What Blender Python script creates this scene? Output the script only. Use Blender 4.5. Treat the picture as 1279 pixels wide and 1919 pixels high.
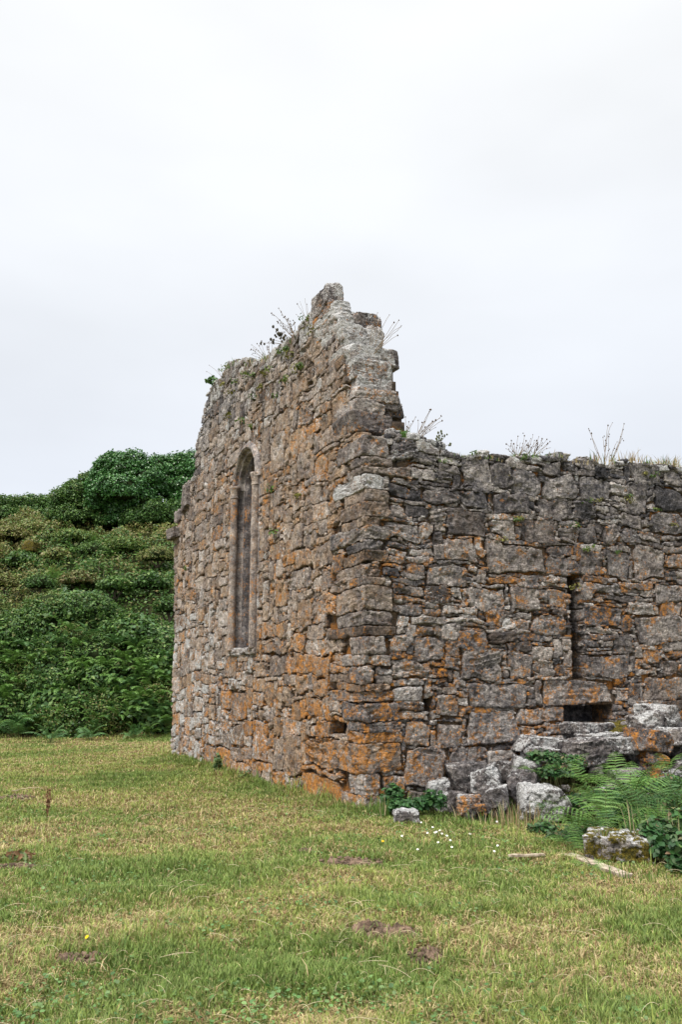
import bpy, math, random, time
import numpy as np
from mathutils import Vector, Matrix
T0 = time.time()
rng = np.random.default_rng(7)
random.seed(7)
C_ = bpy.context.scene
COL = C_.collection
for o in list(bpy.data.objects): bpy.data.objects.remove(o)

# ------------------------------------------------------------------ camera
F_PX, PITCH, EYE = 1600.0, math.atan(330 / 1600), 1.55
cam = bpy.data.cameras.new('camera'); camo = bpy.data.objects.new('camera', cam); COL.objects.link(camo)
cam.sensor_fit = 'VERTICAL'; cam.sensor_height = 36.0; cam.lens = F_PX / 1919 * 36
cam.clip_start = 0.05; cam.clip_end = 3000
camo.location = (0, 0, EYE); camo.rotation_euler = (math.pi / 2 + PITCH, 0, 0)
C_.camera = camo

# ------------------------------------------------------------------ world, sun, exposure
SUN_EL, SUN_AZ = math.radians(52), math.radians(215)      # azimuth clockwise from +Y
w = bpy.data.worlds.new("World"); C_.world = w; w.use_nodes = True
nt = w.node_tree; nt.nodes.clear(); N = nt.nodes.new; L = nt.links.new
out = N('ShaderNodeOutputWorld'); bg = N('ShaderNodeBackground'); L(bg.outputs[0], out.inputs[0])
sky = N('ShaderNodeTexSky'); sky.sky_type = 'NISHITA'; sky.sun_disc = False
sky.sun_elevation = SUN_EL; sky.sun_rotation = SUN_AZ
sks = N('ShaderNodeVectorMath'); sks.operation = 'SCALE'; sks.inputs['Scale'].default_value = 1.0
L(sky.outputs[0], sks.inputs[0])
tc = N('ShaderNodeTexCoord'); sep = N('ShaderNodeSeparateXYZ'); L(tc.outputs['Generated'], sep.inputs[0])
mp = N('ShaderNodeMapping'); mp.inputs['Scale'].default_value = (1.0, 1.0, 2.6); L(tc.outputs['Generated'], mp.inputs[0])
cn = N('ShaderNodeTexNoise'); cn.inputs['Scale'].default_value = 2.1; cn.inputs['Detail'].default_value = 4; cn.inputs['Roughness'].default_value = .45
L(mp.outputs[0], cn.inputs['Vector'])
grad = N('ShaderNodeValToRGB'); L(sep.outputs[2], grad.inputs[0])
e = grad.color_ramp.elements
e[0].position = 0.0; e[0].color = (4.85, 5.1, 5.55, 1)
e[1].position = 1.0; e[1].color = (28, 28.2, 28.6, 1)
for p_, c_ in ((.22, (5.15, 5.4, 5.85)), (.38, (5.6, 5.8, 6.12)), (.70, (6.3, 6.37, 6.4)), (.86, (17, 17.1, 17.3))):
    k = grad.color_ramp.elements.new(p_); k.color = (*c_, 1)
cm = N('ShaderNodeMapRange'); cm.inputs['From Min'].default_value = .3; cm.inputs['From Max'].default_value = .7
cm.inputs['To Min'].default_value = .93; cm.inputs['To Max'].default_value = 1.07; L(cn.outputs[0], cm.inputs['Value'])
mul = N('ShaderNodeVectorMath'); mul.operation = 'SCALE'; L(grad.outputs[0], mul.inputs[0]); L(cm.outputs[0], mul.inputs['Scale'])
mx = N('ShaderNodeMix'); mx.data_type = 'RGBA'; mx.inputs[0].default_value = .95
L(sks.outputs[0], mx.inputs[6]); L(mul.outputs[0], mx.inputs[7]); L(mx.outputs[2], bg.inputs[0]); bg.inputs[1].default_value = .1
sun = bpy.data.lights.new('sun', 'SUN'); suno = bpy.data.objects.new('sun', sun); COL.objects.link(suno)
sun.energy = 2.2; sun.angle = math.radians(16); sun.color = (1, .94, .85)
sd = Vector((math.sin(SUN_AZ) * math.cos(SUN_EL), math.cos(SUN_AZ) * math.cos(SUN_EL), math.sin(SUN_EL)))
suno.rotation_euler = sd.to_track_quat('Z', 'Y').to_euler(); suno.location = (0, 0, 30)
C_.view_settings.view_transform = 'Standard'; C_.view_settings.look = 'None'
C_.view_settings.exposure = 0.7; C_.view_settings.gamma = 1.0
C_.render.engine = 'CYCLES'
C_.cycles.max_bounces = 5; C_.cycles.diffuse_bounces = 3; C_.cycles.transparent_max_bounces = 4

# ------------------------------------------------------------------ pixel -> world helpers
TH = math.radians(24.4)
CO = np.array([0.315, 11.36, 0.0])                     # the near corner of the ruin
U = np.array([-math.sin(TH), math.cos(TH), 0.0])        # along the gable wall, away
V = np.array([math.cos(TH), math.sin(TH), 0.0])         # along the side wall, right
Z = np.array([0, 0, 1.0])
ORI = np.array([0, 0, EYE])
def ray(x, y):
    dx = (x - 639.5) / F_PX; dy = (959.5 - y) / F_PX
    return np.array([dx, math.cos(PITCH) - dy * math.sin(PITCH), math.sin(PITCH) + dy * math.cos(PITCH)])
def gnd(x, y, z=0.0):
    r = ray(x, y); return ORI + (z - EYE) / r[2] * r
def at_y(x, y, Y):
    r = ray(x, y); return ORI + Y / r[1] * r
def on_gable(x, y, off=0.0):
    r = ray(x, y); t = ((CO + V * off - ORI) @ V) / (r @ V); q = ORI + t * r - CO; return q @ U, q[2]
def on_side(x, y, off=0.0):
    r = ray(x, y); t = ((CO + U * off - ORI) @ U) / (r @ U); q = ORI + t * r - CO; return q @ V, q[2]

# ------------------------------------------------------------------ noise
def _h(ix, iy, iz, s):
    h = (ix.astype(np.int64) * 374761393 + iy.astype(np.int64) * 668265263 + iz.astype(np.int64) * 2147483647 + s * 974634777) & 0xffffffff
    h = ((h ^ (h >> 13)) * 1274126177) & 0xffffffff
    h = ((h ^ (h >> 16)) * 2246822519) & 0xffffffff
    return ((h ^ (h >> 15)) & 0xffffff) / 8388607.5 - 1.0
def vnoise(P, s=0):
    P = np.asarray(P, dtype=np.float64); i = np.floor(P); f = P - i; i = i.astype(np.int64); u = f * f * (3 - 2 * f)
    x, y, z = i[:, 0], i[:, 1], i[:, 2]; ux, uy, uz = u[:, 0], u[:, 1], u[:, 2]
    r = 0
    for dz in (0, 1):
        wz = uz if dz else 1 - uz
        for dy in (0, 1):
            wy = uy if dy else 1 - uy
            for dx in (0, 1):
                r = r + _h(x + dx, y + dy, z + dz, s) * ((ux if dx else 1 - ux) * wy * wz)
    return r
def fbm(P, o=4, s=0, g=.5):
    P = np.asarray(P, dtype=np.float64); r = 0; a = 1; t = 0
    for k in range(o):
        r = r + a * vnoise(P, s + k * 17); t += a; a *= g; P = P * 2.03 + 5.7
    return r / t
def sst(x, a, b):
    t = np.clip((x - a) / (b - a), 0, 1); return t * t * (3 - 2 * t)

# ------------------------------------------------------------------ mesh helpers
class MB:
    """collects vertices (with two colour attributes), quads and tris, then builds ONE mesh object"""
    def __init__(s): s.v = []; s.q = []; s.t = []; s.c = []; s.d = []; s.qm = []; s.tm = []; s.n = 0
    def add(s, v, q=None, t=None, c=None, d=None, m=0):
        v = np.asarray(v, dtype=np.float32).reshape(-1, 3); k = len(v); s.v.append(v)
        if q is not None and len(q): q = np.asarray(q, dtype=np.int32); s.q.append(q + s.n); s.qm.append(np.full(len(q), m, np.int32))
        if t is not None and len(t): t = np.asarray(t, dtype=np.int32); s.t.append(t + s.n); s.tm.append(np.full(len(t), m, np.int32))
        s.c.append(np.broadcast_to(np.asarray(c if c is not None else (0, 0, 0, 1), np.float32), (k, 4)))
        s.d.append(np.broadcast_to(np.asarray(d if d is not None else (0, 0, 0, 1), np.float32), (k, 4)))
        s.n += k
    def build(s, name, mats, parent=None, loc=None, smooth=True, link=True):
        v = np.concatenate(s.v)
        org = np.zeros(3, np.float32)
        if parent is not None: org = np.array(parent['_org'], np.float32)
        elif loc is not None: org = np.array(loc, np.float32)
        me = bpy.data.meshes.new(name)
        q = np.concatenate(s.q) if s.q else np.zeros((0, 4), np.int32); t = np.concatenate(s.t) if s.t else np.zeros((0, 3), np.int32)
        me.vertices.add(len(v)); me.vertices.foreach_set('co', (v - org).ravel())
        me.loops.add(len(q) * 4 + len(t) * 3); me.loops.foreach_set('vertex_index', np.concatenate([q.ravel(), t.ravel()]))
        me.polygons.add(len(q) + len(t))
        me.polygons.foreach_set('loop_start', np.concatenate([np.arange(len(q)) * 4, len(q) * 4 + np.arange(len(t)) * 3]).astype(np.int32))
        if isinstance(mats, (list, tuple)):
            for m in mats: me.materials.append(m)
            me.polygons.foreach_set('material_index', np.concatenate((s.qm + s.tm)).astype(np.int32))
        else: me.materials.append(mats)
        me.update(calc_edges=True)
        me.polygons.foreach_set('use_smooth', np.full(len(me.polygons), smooth, dtype=bool))
        for nm, arr in (('mask', s.c), ('mask2', s.d)):
            a = me.attributes.new(nm, 'FLOAT_COLOR', 'POINT'); a.data.foreach_set('color', np.concatenate(arr).ravel())
        o = bpy.data.objects.new(name, me)
        if link: COL.objects.link(o)
        if parent is not None: o.parent = parent
        else: o.location = org
        o['_org'] = [float(x) for x in org] if parent is None else [float(x) for x in parent['_org']]
        return o
def empty(name, loc):
    o = bpy.data.objects.new(name, None); COL.objects.link(o); o.location = loc; o['_org'] = [float(x) for x in loc]; o.empty_display_size = .2
    return o
def tag(o, label, cat, group=None, kind=None):
    if label: o['label'] = label
    if cat: o['category'] = cat
    if group: o['group'] = group
    if kind: o['kind'] = kind
    return o
def struct(o): o['kind'] = 'structure'; return o

# ------------------------------------------------------------------ materials
def mat(name):
    m = bpy.data.materials.new(name); m.use_nodes = True; n = m.node_tree; n.nodes.clear()
    o = n.nodes.new('ShaderNodeOutputMaterial'); b = n.nodes.new('ShaderNodeBsdfPrincipled'); n.links.new(b.outputs[0], o.inputs[0])
    b.inputs['Roughness'].default_value = .9; b.inputs['Specular IOR Level'].default_value = .2
    return m, n, b
class G:
    def __init__(s, n): s.n = n; s.tc = n.nodes.new('ShaderNodeTexCoord').outputs['Object']
    def l(s, a, b): s.n.links.new(a, b)
    def set(s, sock, v):
        if isinstance(v, bpy.types.NodeSocket): s.l(v, sock)
        else: sock.default_value = v
    def noise(s, sc, det=4, ro=.55, vec=None, dist=0, off=None):
        k = s.n.nodes.new('ShaderNodeTexNoise'); k.inputs['Scale'].default_value = sc; k.inputs['Detail'].default_value = det
        k.inputs['Roughness'].default_value = ro; k.inputs['Distortion'].default_value = dist; s.l(vec or s.tc, k.inputs['Vector']); return k.outputs[0]
    def vor(s, sc, vec=None, feat='F1'):
        k = s.n.nodes.new('ShaderNodeTexVoronoi'); k.feature = feat; k.inputs['Scale'].default_value = sc; s.l(vec or s.tc, k.inputs['Vector']); return k.outputs['Distance']
    def mapv(s, sc, off=(0, 0, 0)):
        k = s.n.nodes.new('ShaderNodeMapping'); k.inputs['Scale'].default_value = sc; k.inputs['Location'].default_value = off; s.l(s.tc, k.inputs[0]); return k.outputs[0]
    def m(s, op, a, b=0.0, c=0.0, clamp=False):
        k = s.n.nodes.new('ShaderNodeMath'); k.operation = op; k.use_clamp = clamp
        for i, v in enumerate((a, b, c)): s.set(k.inputs[i], v)
        return k.outputs[0]
    def rng(s, v, a, b, c=0.0, d=1.0):
        k = s.n.nodes.new('ShaderNodeMapRange'); k.interpolation_type = 'SMOOTHSTEP'
        for i, x in zip(('Value', 'From Min', 'From Max', 'To Min', 'To Max'), (v, a, b, c, d)): s.set(k.inputs[i], x)
        return k.outputs[0]
    def mix(s, f, a, b, bt='MIX'):
        k = s.n.nodes.new('ShaderNodeMix'); k.data_type = 'RGBA'; k.blend_type = bt
        s.set(k.inputs[0], f); s.set(k.inputs[6], a if isinstance(a, bpy.types.NodeSocket) else (*a, 1)); s.set(k.inputs[7], b if isinstance(b, bpy.types.NodeSocket) else (*b, 1)); return k.outputs[2]
    def scale(s, col, f):
        k = s.n.nodes.new('ShaderNodeVectorMath'); k.operation = 'SCALE'; s.l(col, k.inputs[0]); s.set(k.inputs['Scale'], f); return k.outputs[0]
    def attr(s, nm):
        k = s.n.nodes.new('ShaderNodeAttribute'); k.attribute_name = nm; q = s.n.nodes.new('ShaderNodeSeparateColor'); s.l(k.outputs['Color'], q.inputs[0])
        return q.outputs[0], q.outputs[1], q.outputs[2], k.outputs['Color']
    def bump(s, h, st, dist, nrm=None):
        k = s.n.nodes.new('ShaderNodeBump'); k.inputs['Strength'].default_value = st; k.inputs['Distance'].default_value = dist; s.l(h, k.inputs['Height'])
        if nrm: s.l(nrm, k.inputs['Normal'])
        return k.outputs[0]

def stone_material(name, bumpd=.012, gain=1.0):
    m, n, b = mat(name); g = G(n)
    tone, orange, white, _ = g.attr('mask'); moss, warm, wet, _ = g.attr('mask2')
    cv = n.nodes.new('ShaderNodeCombineXYZ'); [g.l(g.m('MULTIPLY', wet, k_), cv.inputs[i_]) for i_, k_ in enumerate((37., 91., 53.))]
    va = n.nodes.new('ShaderNodeVectorMath'); g.l(g.tc, va.inputs[0]); g.l(cv.outputs[0], va.inputs[1]); world_tc = g.tc; g.tc = va.outputs[0]
    n1 = g.noise(3.2, 8, .65); n2 = g.noise(14, 8, .7); n3 = g.noise(75, 6, .75); n4 = g.noise(220, 3, .7)
    t = g.m('ADD', tone, g.m('MULTIPLY_ADD', n1, 1.4, g.m('MULTIPLY_ADD', n2, 1.5, -1.45)))
    r = n.nodes.new('ShaderNodeValToRGB'); g.l(t, r.inputs[0]); e = r.color_ramp.elements
    e[0].position = 0; e[0].color = (.045, .046, .053, 1); e[1].position = 1; e[1].color = (.68, .66, .65, 1)
    for p_, c_ in ((.25, (.125, .119, .127)), (.5, (.29, .268, .262)), (.75, (.50, .455, .425))):
        k = e.new(p_); k.color = (*c_, 1)
    base = r.outputs[0]
    base = g.mix(g.m('MULTIPLY', warm, g.rng(g.noise(5.5, 6, .65), .32, .62, .25, 1.)), base, g.mix(g.rng(n1, .35, .65), (.33, .215, .13), (.52, .37, .24)))
    # vertical rain streaks
    own_tc = g.tc; g.tc = world_tc
    st = g.noise(7, 5, .6, g.mapv((3.2, 3.2, .32)))
    g.tc = own_tc
    base = g.mix(g.m('MULTIPLY', g.rng(st, .52, .68), .40), base, (.07, .068, .075))
    # speckle
    base = g.scale(base, g.rng(n3, .34, .68, .60, 1.42)); base = g.scale(base, g.rng(n4, .3, .7, .75, 1.25)); base = g.scale(base, g.rng(g.noise(32, 5, .7), .36, .64, .72, 1.3))
    # orange crustose lichen
    no = g.m('ADD', g.m('MULTIPLY', g.noise(4.3, 10, .75, dist=.4), .45), g.m('ADD', g.m('MULTIPLY', g.noise(17, 6, .75), .30), g.m('MULTIPLY', g.noise(48, 5, .75), .25)))
    th = g.m('MULTIPLY_ADD', orange, -.185, .632)
    om = g.rng(g.m('SUBTRACT', no, th), -.012, .028)
    ocol = g.mix(g.rng(g.noise(18, 6, .7), .38, .62), (.34, .17, .065), (.72, .29, .045))
    base = g.mix(g.m('MULTIPLY', om, .88), base, ocol)
    # scattered round lichen spots
    vo = g.vor(9, g.tc); sp = g.rng(g.m('ADD', vo, g.m('MULTIPLY', n2, .25)), .19, .235, 1, 0)
    spn = g.rng(g.noise(2.1, 3), .50, .56)
    base = g.mix(g.m('MULTIPLY', g.m('MULTIPLY', sp, spn), .8), base, (.46, .45, .43))
    # pale lichen
    nw = g.m('ADD', g.m('MULTIPLY', g.noise(3.6, 9, .7, dist=.8), .6), g.m('MULTIPLY', g.noise(38, 5, .75), .4))
    ge = n.nodes.new('ShaderNodeNewGeometry'); sn = n.nodes.new('ShaderNodeSeparateXYZ'); g.l(ge.outputs['Normal'], sn.inputs[0])
    upw = g.m('MULTIPLY', g.m('MAXIMUM', sn.outputs[2], 0), .05)
    wm = g.rng(g.m('ADD', g.m('SUBTRACT', nw, g.m('MULTIPLY_ADD', white, -.21, .645)), upw), -.01, .025)
    wcol = g.mix(g.rng(n3, .38, .6), (.34, .34, .34), (.76, .76, .75))
    base = g.mix(g.m('MULTIPLY', wm, .92), base, wcol)
    mm = g.rng(g.m('SUBTRACT', g.noise(8, 7, .7), g.m('MULTIPLY_ADD', moss, -.45, .76)), -.02, .05)
    mcol = g.mix(g.rng(g.noise(45, 5, .7), .35, .65), (.045, .045, .012), (.20, .155, .022))
    base = g.mix(mm, base, mcol)
    if gain != 1: base = g.scale(base, gain)
    g.l(base, b.inputs['Base Color'])
    h1 = g.noise(22, 8, .7); cr = g.noise(9, 6, .6, g.mapv((.8, .8, 6)), dist=1.4)
    crk = g.rng(g.m('ABSOLUTE', g.m('SUBTRACT', cr, .5)), 0, .035, 0, 1)
    hh = g.m('ADD', g.m('MULTIPLY', h1, 1.2), g.m('MULTIPLY', crk, .8))
    hh = g.m('ADD', hh, g.m('MULTIPLY', n3, .55))
    g.l(g.bump(hh, .9, bumpd), b.inputs['Normal'])
    return m
M_STONE = stone_material('lichened_limestone', .03)
M_ASHLAR = stone_material('dressed_limestone', .006)
def mortar_material():
    m, n, b = mat('rubble_mortar'); g = G(n)
    n1 = g.noise(6, 8, .7); n2 = g.noise(40, 6, .7)
    c = g.mix(g.rng(n1, .35, .65), (.045, .038, .034), (.20, .14, .095)); c = g.mix(g.rng(g.noise(3.5, 8, .7), .52, .6), c, (.30, .13, .035))
    c = g.scale(c, g.rng(n2, .3, .7, .5, 1.3)); g.l(c, b.inputs['Base Color'])
    g.l(g.bump(g.m('ADD', n1, g.m('MULTIPLY', n2, .6)), 1, .04), b.inputs['Normal']); return m
M_MORTAR = mortar_material()
def leafy(name, rough=.55, trans=.25, spec=.35, bright=1.0):
    """plant material: colour from the leaf's own attribute with a little mottling"""
    m, n, b = mat(name); g = G(n)
    _, _, _, col = g.attr('mask'); v = g.rng(g.noise(9, 4, .6), .3, .7, .78 * bright, 1.2 * bright)
    c = g.scale(col, v); g.l(c, b.inputs['Base Color']); b.inputs['Roughness'].default_value = rough; b.inputs['Specular IOR Level'].default_value = spec
    if trans:
        t = n.nodes.new('ShaderNodeBsdfTranslucent'); g.l(c, t.inputs[0]); ms = n.nodes.new('ShaderNodeMixShader'); ms.inputs[0].default_value = trans
        g.l(b.outputs[0], ms.inputs[1]); g.l(t.outputs[0], ms.inputs[2]); o = [k for k in n.nodes if k.type == 'OUTPUT_MATERIAL'][0]; g.l(ms.outputs[0], o.inputs[0])
    return m
M_LEAF = leafy('leaf', .5, .25, .35)
M_GLOSS = leafy('ivy_leaf', .34, .12, .5)
M_GRASS = leafy('grass_blade', .6, .3, .25)
M_CORE_SHADE = leafy('painted_core_shade', 1.0, 0, 0.0)  # matte material for foliage hearts whose dark colour paints the inner shade
M_STEM = leafy('stem', .8, 0, .15)
def soil_material():
    m, n, b = mat('bare_soil'); g = G(n)
    n1 = g.noise(14, 8, .7); c = g.mix(g.rng(n1, .35, .65), (.05, .034, .024), (.22, .15, .105)); c = g.scale(c, g.rng(g.noise(90, 5, .7), .3, .7, .6, 1.35))
    g.l(c, b.inputs['Base Color']); g.l(g.bump(n1, 1, .02), b.inputs['Normal']); return m
M_SOIL = soil_material()
def wood_material():
    m, n, b = mat('weathered_wood'); g = G(n)
    c = g.mix(g.rng(g.noise(18, 7, .65), .35, .65), (.20, .155, .11), (.48, .41, .32)); g.l(c, b.inputs['Base Color'])
    g.l(g.bump(g.noise(60, 6, .7), .8, .006), b.inputs['Normal']); return m
M_WOOD = wood_material()

# ------------------------------------------------------------------ stone blocks
_gc = {}
def cube_grid(nx, ny, nz, back=False):
    key = (nx, ny, nz, back)
    if key in _gc: return _gc[key]
    vs, qs = [], []; n = 0
    def face(na, nb, f, flip):
        nonlocal n
        a = np.linspace(-1, 1, na + 1); b = np.linspace(-1, 1, nb + 1); A, B = np.meshgrid(a, b, indexing='ij')
        vs.append(np.stack(f(A.ravel(), B.ravel()), 1)); i = np.arange(na)[:, None] * (nb + 1) + np.arange(nb)[None, :]; i = i.ravel()
        q = np.stack([i, i + nb + 1, i + nb + 2, i + 1], 1)
        if flip: q = q[:, ::-1]
        qs.append(q + n); n += (na + 1) * (nb + 1)
    one = lambda A: np.ones_like(A)
    face(nx, nz, lambda a, b: (a, -one(a), b), False)
    if back: face(nx, nz, lambda a, b: (a, one(a), b), True)
    face(ny, nz, lambda a, b: (one(a), a, b), False)
    face(ny, nz, lambda a, b: (-one(a), a, b), True)
    face(nx, ny, lambda a, b: (a, b, one(a)), False)
    face(nx, ny, lambda a, b: (a, b, -one(a)), True)
    _gc[key] = (np.concatenate(vs), np.concatenate(qs)); return _gc[key]

def stone(mb, P0, ax, ay, az, Lx, Ly, Lz, tone=None, orange=0., white=0., moss=0., warm=0., res=.02, rough=1., strata=None, back=False,
          chip=.05, nchip=4, rnd=.03, warp=None, wobble=1.0, taper=.22, m=0):
    """rounded, chipped, layered block centred on P0 with axes ax (along), ay (inward), az (up)"""
    nx = int(np.clip(Lx / res, 2, 60)); nz = int(np.clip(Lz / res, 2, 50)); ny = int(np.clip(Ly / res / (1 if back else 2.2), 2, 30))
    p, q = cube_grid(nx, ny, nz, back); p = p.copy()
    h = np.array([Lx, Ly, Lz]) / 2
    r = min(rnd * random.uniform(.6, 1.5), .33 * min(h[0] * 2, h[2] * 2))
    p = p * h
    # corner taper / skew
    cx = [random.uniform(-taper, taper * .8) for _ in range(4)]; cz = [random.uniform(-taper, taper * .8) for _ in range(4)]
    inner = np.clip(p, -(h - r), h - r); dlt = p - inner; ln = np.linalg.norm(dlt, axis=1, keepdims=True) + 1e-9
    nr = dlt / ln; p = inner + nr * r
    sx, sz = p[:, 0] / h[0], p[:, 2] / h[2]
    w00 = (1 - sx) * (1 - sz) / 4; w10 = (1 + sx) * (1 - sz) / 4; w01 = (1 - sx) * (1 + sz) / 4; w11 = (1 + sx) * (1 + sz) / 4
    p[:, 0] *= 1 + (w00 * cx[0] + w10 * cx[1] + w01 * cx[2] + w11 * cx[3]); p[:, 2] *= 1 + (w00 * cz[0] + w10 * cz[1] + w01 * cz[2] + w11 * cz[3])
    for _ in range(nchip):
        s = np.array([random.choice((-1, 1)), -1 if not back or random.random() < .7 else 1, random.choice((-1, 1))])
        nv = np.array([random.uniform(.15, 1), random.uniform(.1, .9), random.uniform(.15, 1)]) * s; nv /= np.linalg.norm(nv)
        d = np.abs(nv) @ h - random.uniform(.15, 1) * chip * (1 + 1.2 * min(Lx, Lz)); ex = np.maximum(0, p @ nv - d); p -= ex[:, None] * nv * .92
    Wp = np.asarray(P0) + p[:, :1] * ax + p[:, 1:2] * ay + p[:, 2:3] * az
    Wn = nr[:, :1] * ax + nr[:, 1:2] * ay + nr[:, 2:3] * az
    off = np.array([random.uniform(0, 50) for _ in range(3)])
    tone = random.uniform(.2, .8) if tone is None else tone
    strata = strata if strata is not None else random.choice((0, .2, .6, 1.0, 1.5))
    tilt = random.gauss(0, .14); fr = random.uniform(11, 26)
    mb.pend.append((Wp, Wn, off, strata, tilt, fr, rough, wobble))
    mb.add(Wp, q, c=(tone, orange, white, 1), d=(moss, warm, random.random(), 1), m=m)

class Wall(MB):
    def __init__(s): super().__init__(); s.pend = []
    def finish(s, warp_amp=.03):
        """displace every pending stone vertex at once"""
        if not s.pend: return
        Wp = np.concatenate([a[0] for a in s.pend]); Wn = np.concatenate([a[1] for a in s.pend])
        k = [len(a[0]) for a in s.pend]
        off = np.repeat(np.array([a[2] for a in s.pend]), k, axis=0); st = np.repeat([a[3] for a in s.pend], k); ti = np.repeat([a[4] for a in s.pend], k)
        fr = np.repeat([a[5] for a in s.pend], k); ro = np.repeat([a[6] for a in s.pend], k); wb = np.repeat([a[7] for a in s.pend], k)
        Q = Wp + off
        fa = 1 - 2 * np.abs(fbm(Q * 5.5, 2, 3)); fb = 1 - 2 * np.abs(fbm(Q * 12, 2, 9)); d = (.009 * (fa - .5) + .009 * vnoise(Q * 3, 2)) * (.4 + .6 * np.clip(ro, 0, 2)) + .010 * (fb - .5) * ro
        b1 = fbm(Q * 34, 2, 21); d = d + .008 * b1 * ro
        # bedding layers: stepped ledges with wavering joints
        hz = Wp @ Z; hor = Wp @ V + Wp @ U
        t = (hz + hor * ti) * fr + 1.0 * fbm(Q * np.array([2.2, 2.2, 9]), 3, 31) + .35 * fbm(Q * np.array([11, 11, 20]), 2, 33)
        f = t - np.floor(t); lid = _h(np.floor(t).astype(np.int64), (off[:, 0] * 9).astype(np.int64), np.zeros(len(t), np.int64), 5)
        ledge = lid * .015 - .016 * np.exp(-(f / .16) ** 2)
        patch = sst(fbm(Q * 2.4, 2, 77), -.25, .3)
        d = d + ledge * st * patch
        # vertical / oblique fractures
        cr = np.abs(fbm(Q * np.array([3.1, 3.1, 1.6]), 3, 55)); d = d - .014 * np.exp(-(cr / .025) ** 2) * ro
        # broken hollows
        ho = fbm(Q * 6.5, 2, 91); d = d - .024 * sst(ho, .32, .45) * ro
        Wp = Wp + Wn * d[:, None]
        if warp_amp:
            wv = np.stack([vnoise(Wp * 1.9, 101), vnoise(Wp * 1.9, 102)], 1) * warp_amp * 1.7 + np.stack([vnoise(Wp * 5.3, 103), vnoise(Wp * 5.3, 104)], 1) * warp_amp * .95 + np.stack([vnoise(Wp * 13, 105), vnoise(Wp * 13, 106)], 1) * warp_amp * .3
            rel = Wp - CO; ac = rel @ s.along; zc = rel[:, 2]; cf = np.ones(len(Wp))
            for (a0_, a1_, z0_, z1_) in s.calm:
                dd_ = np.hypot(np.maximum(0, np.maximum(a0_ - ac, ac - a1_)), np.maximum(0, np.maximum(z0_ - zc, zc - z1_))); cf = np.minimum(cf, sst(dd_, .08, .6))
            wv = wv * cf[:, None]
            Wp = Wp + (wv[:, 1:2] * Z) * wb[:, None] + (wv[:, :1] * s.along) * wb[:, None]
        i = 0
        j = 0
        for idx in s.pidx: s.v[idx] = Wp[j:j + len(s.v[idx])].astype(np.float32); j += len(s.v[idx])
        s.pend = []
    pidx = None
    calm = ()
    def stone(s, *a, **k):
        if s.pidx is None: s.pidx = []
        s.pidx.append(len(s.v)); stone(s, *a, **k)

def in_poly(x, y, poly):
    r = np.zeros(x.shape, bool); n = len(poly); j = n - 1
    for i in range(n):
        xi, yi = poly[i]; xj, yj = poly[j]
        c = ((yi > y) != (yj > y)) & (x < (xj - xi) * (y - yi) / ((yj - yi) or 1e-9) + xi); r ^= c; j = i
    return r

def pack(mask, fixed, kinds, a0, z0, gu, gv):
    """fill a boolean mask (columns along, rows up) with stone rectangles; returns (i0,i1,j0,j1,info)"""
    free = mask.copy(); res = []
    for (A0, A1, Z0, Z1, info) in fixed:
        i0, i1 = sorted((int(round((A0 - a0) / gu)), int(round((A1 - a0) / gu)))); j0, j1 = sorted((int(round((Z0 - z0) / gv)), int(round((Z1 - z0) / gv))))
        i0, j0 = max(i0, 0), max(j0, 0); i1, j1 = max(i1, i0 + 1), max(j1, j0 + 1)
        sub = free[i0:i1, j0:j1]
        if sub.size == 0 or sub.mean() < .6: continue
        while i1 - i0 > 1 and not free[i0, j0:j1].all(): i0 += 1
        while i1 - i0 > 1 and not free[i1 - 1, j0:j1].all(): i1 -= 1
        if not free[i0:i1, j0:j1].all(): continue
        free[i0:i1, j0:j1] = False; res.append((i0, i1, j0, j1, info))
    ni, nj = free.shape
    for j in range(nj):
        i = 0
        while i < ni:
            if not free[i, j]: i += 1; continue
            run = 1
            while i + run < ni and free[i + run, j]: run += 1
            x = random.random(); acc = 0
            for (p_, w0, w1, h0, h1) in kinds:
                acc += p_
                if x <= acc: break
            ww = random.randint(w0, w1); hh = random.randint(h0, h1)
            if ww > run or run - ww == 1: ww = min(run, ww + 1) if run - ww == 1 else run
            while hh > 1 and (j + hh > nj or not free[i:i + ww, j:j + hh].all()): hh -= 1
            free[i:i + ww, j:j + hh] = False; res.append((i, i + ww, j, j + hh, None)); i += ww
    return res

def core(mb, mask, a0, z0, gu, gv, org, ax, ay, az, d0, d1, m=1, er=None):
    """rubble and mortar body of a wall: the mask extruded from depth d0 to d1"""
    ni, nj = mask.shape
    A = a0 + np.arange(ni + 1) * gu; ZZ = z0 + np.arange(nj + 1) * gv
    AA, BB = np.meshgrid(A, ZZ, indexing='ij')
    base = org + AA.ravel()[:, None] * ax + BB.ravel()[:, None] * az
    f = base + ay * (d0 + .018 * vnoise(base * 9, 3)[:, None] + .012 * vnoise(base * 23, 4)[:, None]); bk = base + ay * d1
    idx = lambda i, j: i * (nj + 1) + j
    I, J = np.nonzero(mask); K = (ni + 1) * (nj + 1)
    q = [np.stack([idx(I, J), idx(I + 1, J), idx(I + 1, J + 1), idx(I, J + 1)], 1), np.stack([idx(I, J), idx(I, J + 1), idx(I + 1, J + 1), idx(I + 1, J)], 1) + K]
    pad = np.pad(mask, 1)
    for di, dj, e0, e1 in ((-1, 0, (0, 0), (0, 1)), (1, 0, (1, 1), (1, 0)), (0, -1, (1, 0), (0, 0)), (0, 1, (0, 1), (1, 1))):
        s = ~pad[I + 1 + di, J + 1 + dj]; i, j = I[s], J[s]
        p, r = idx(i + e0[0], j + e0[1]), idx(i + e1[0], j + e1[1]); q.append(np.stack([p, r, r + K, p + K], 1))
    mb.add(np.concatenate([f, bk]), np.concatenate(q), m=m, c=(.3, .4, .1, 1))

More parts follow.
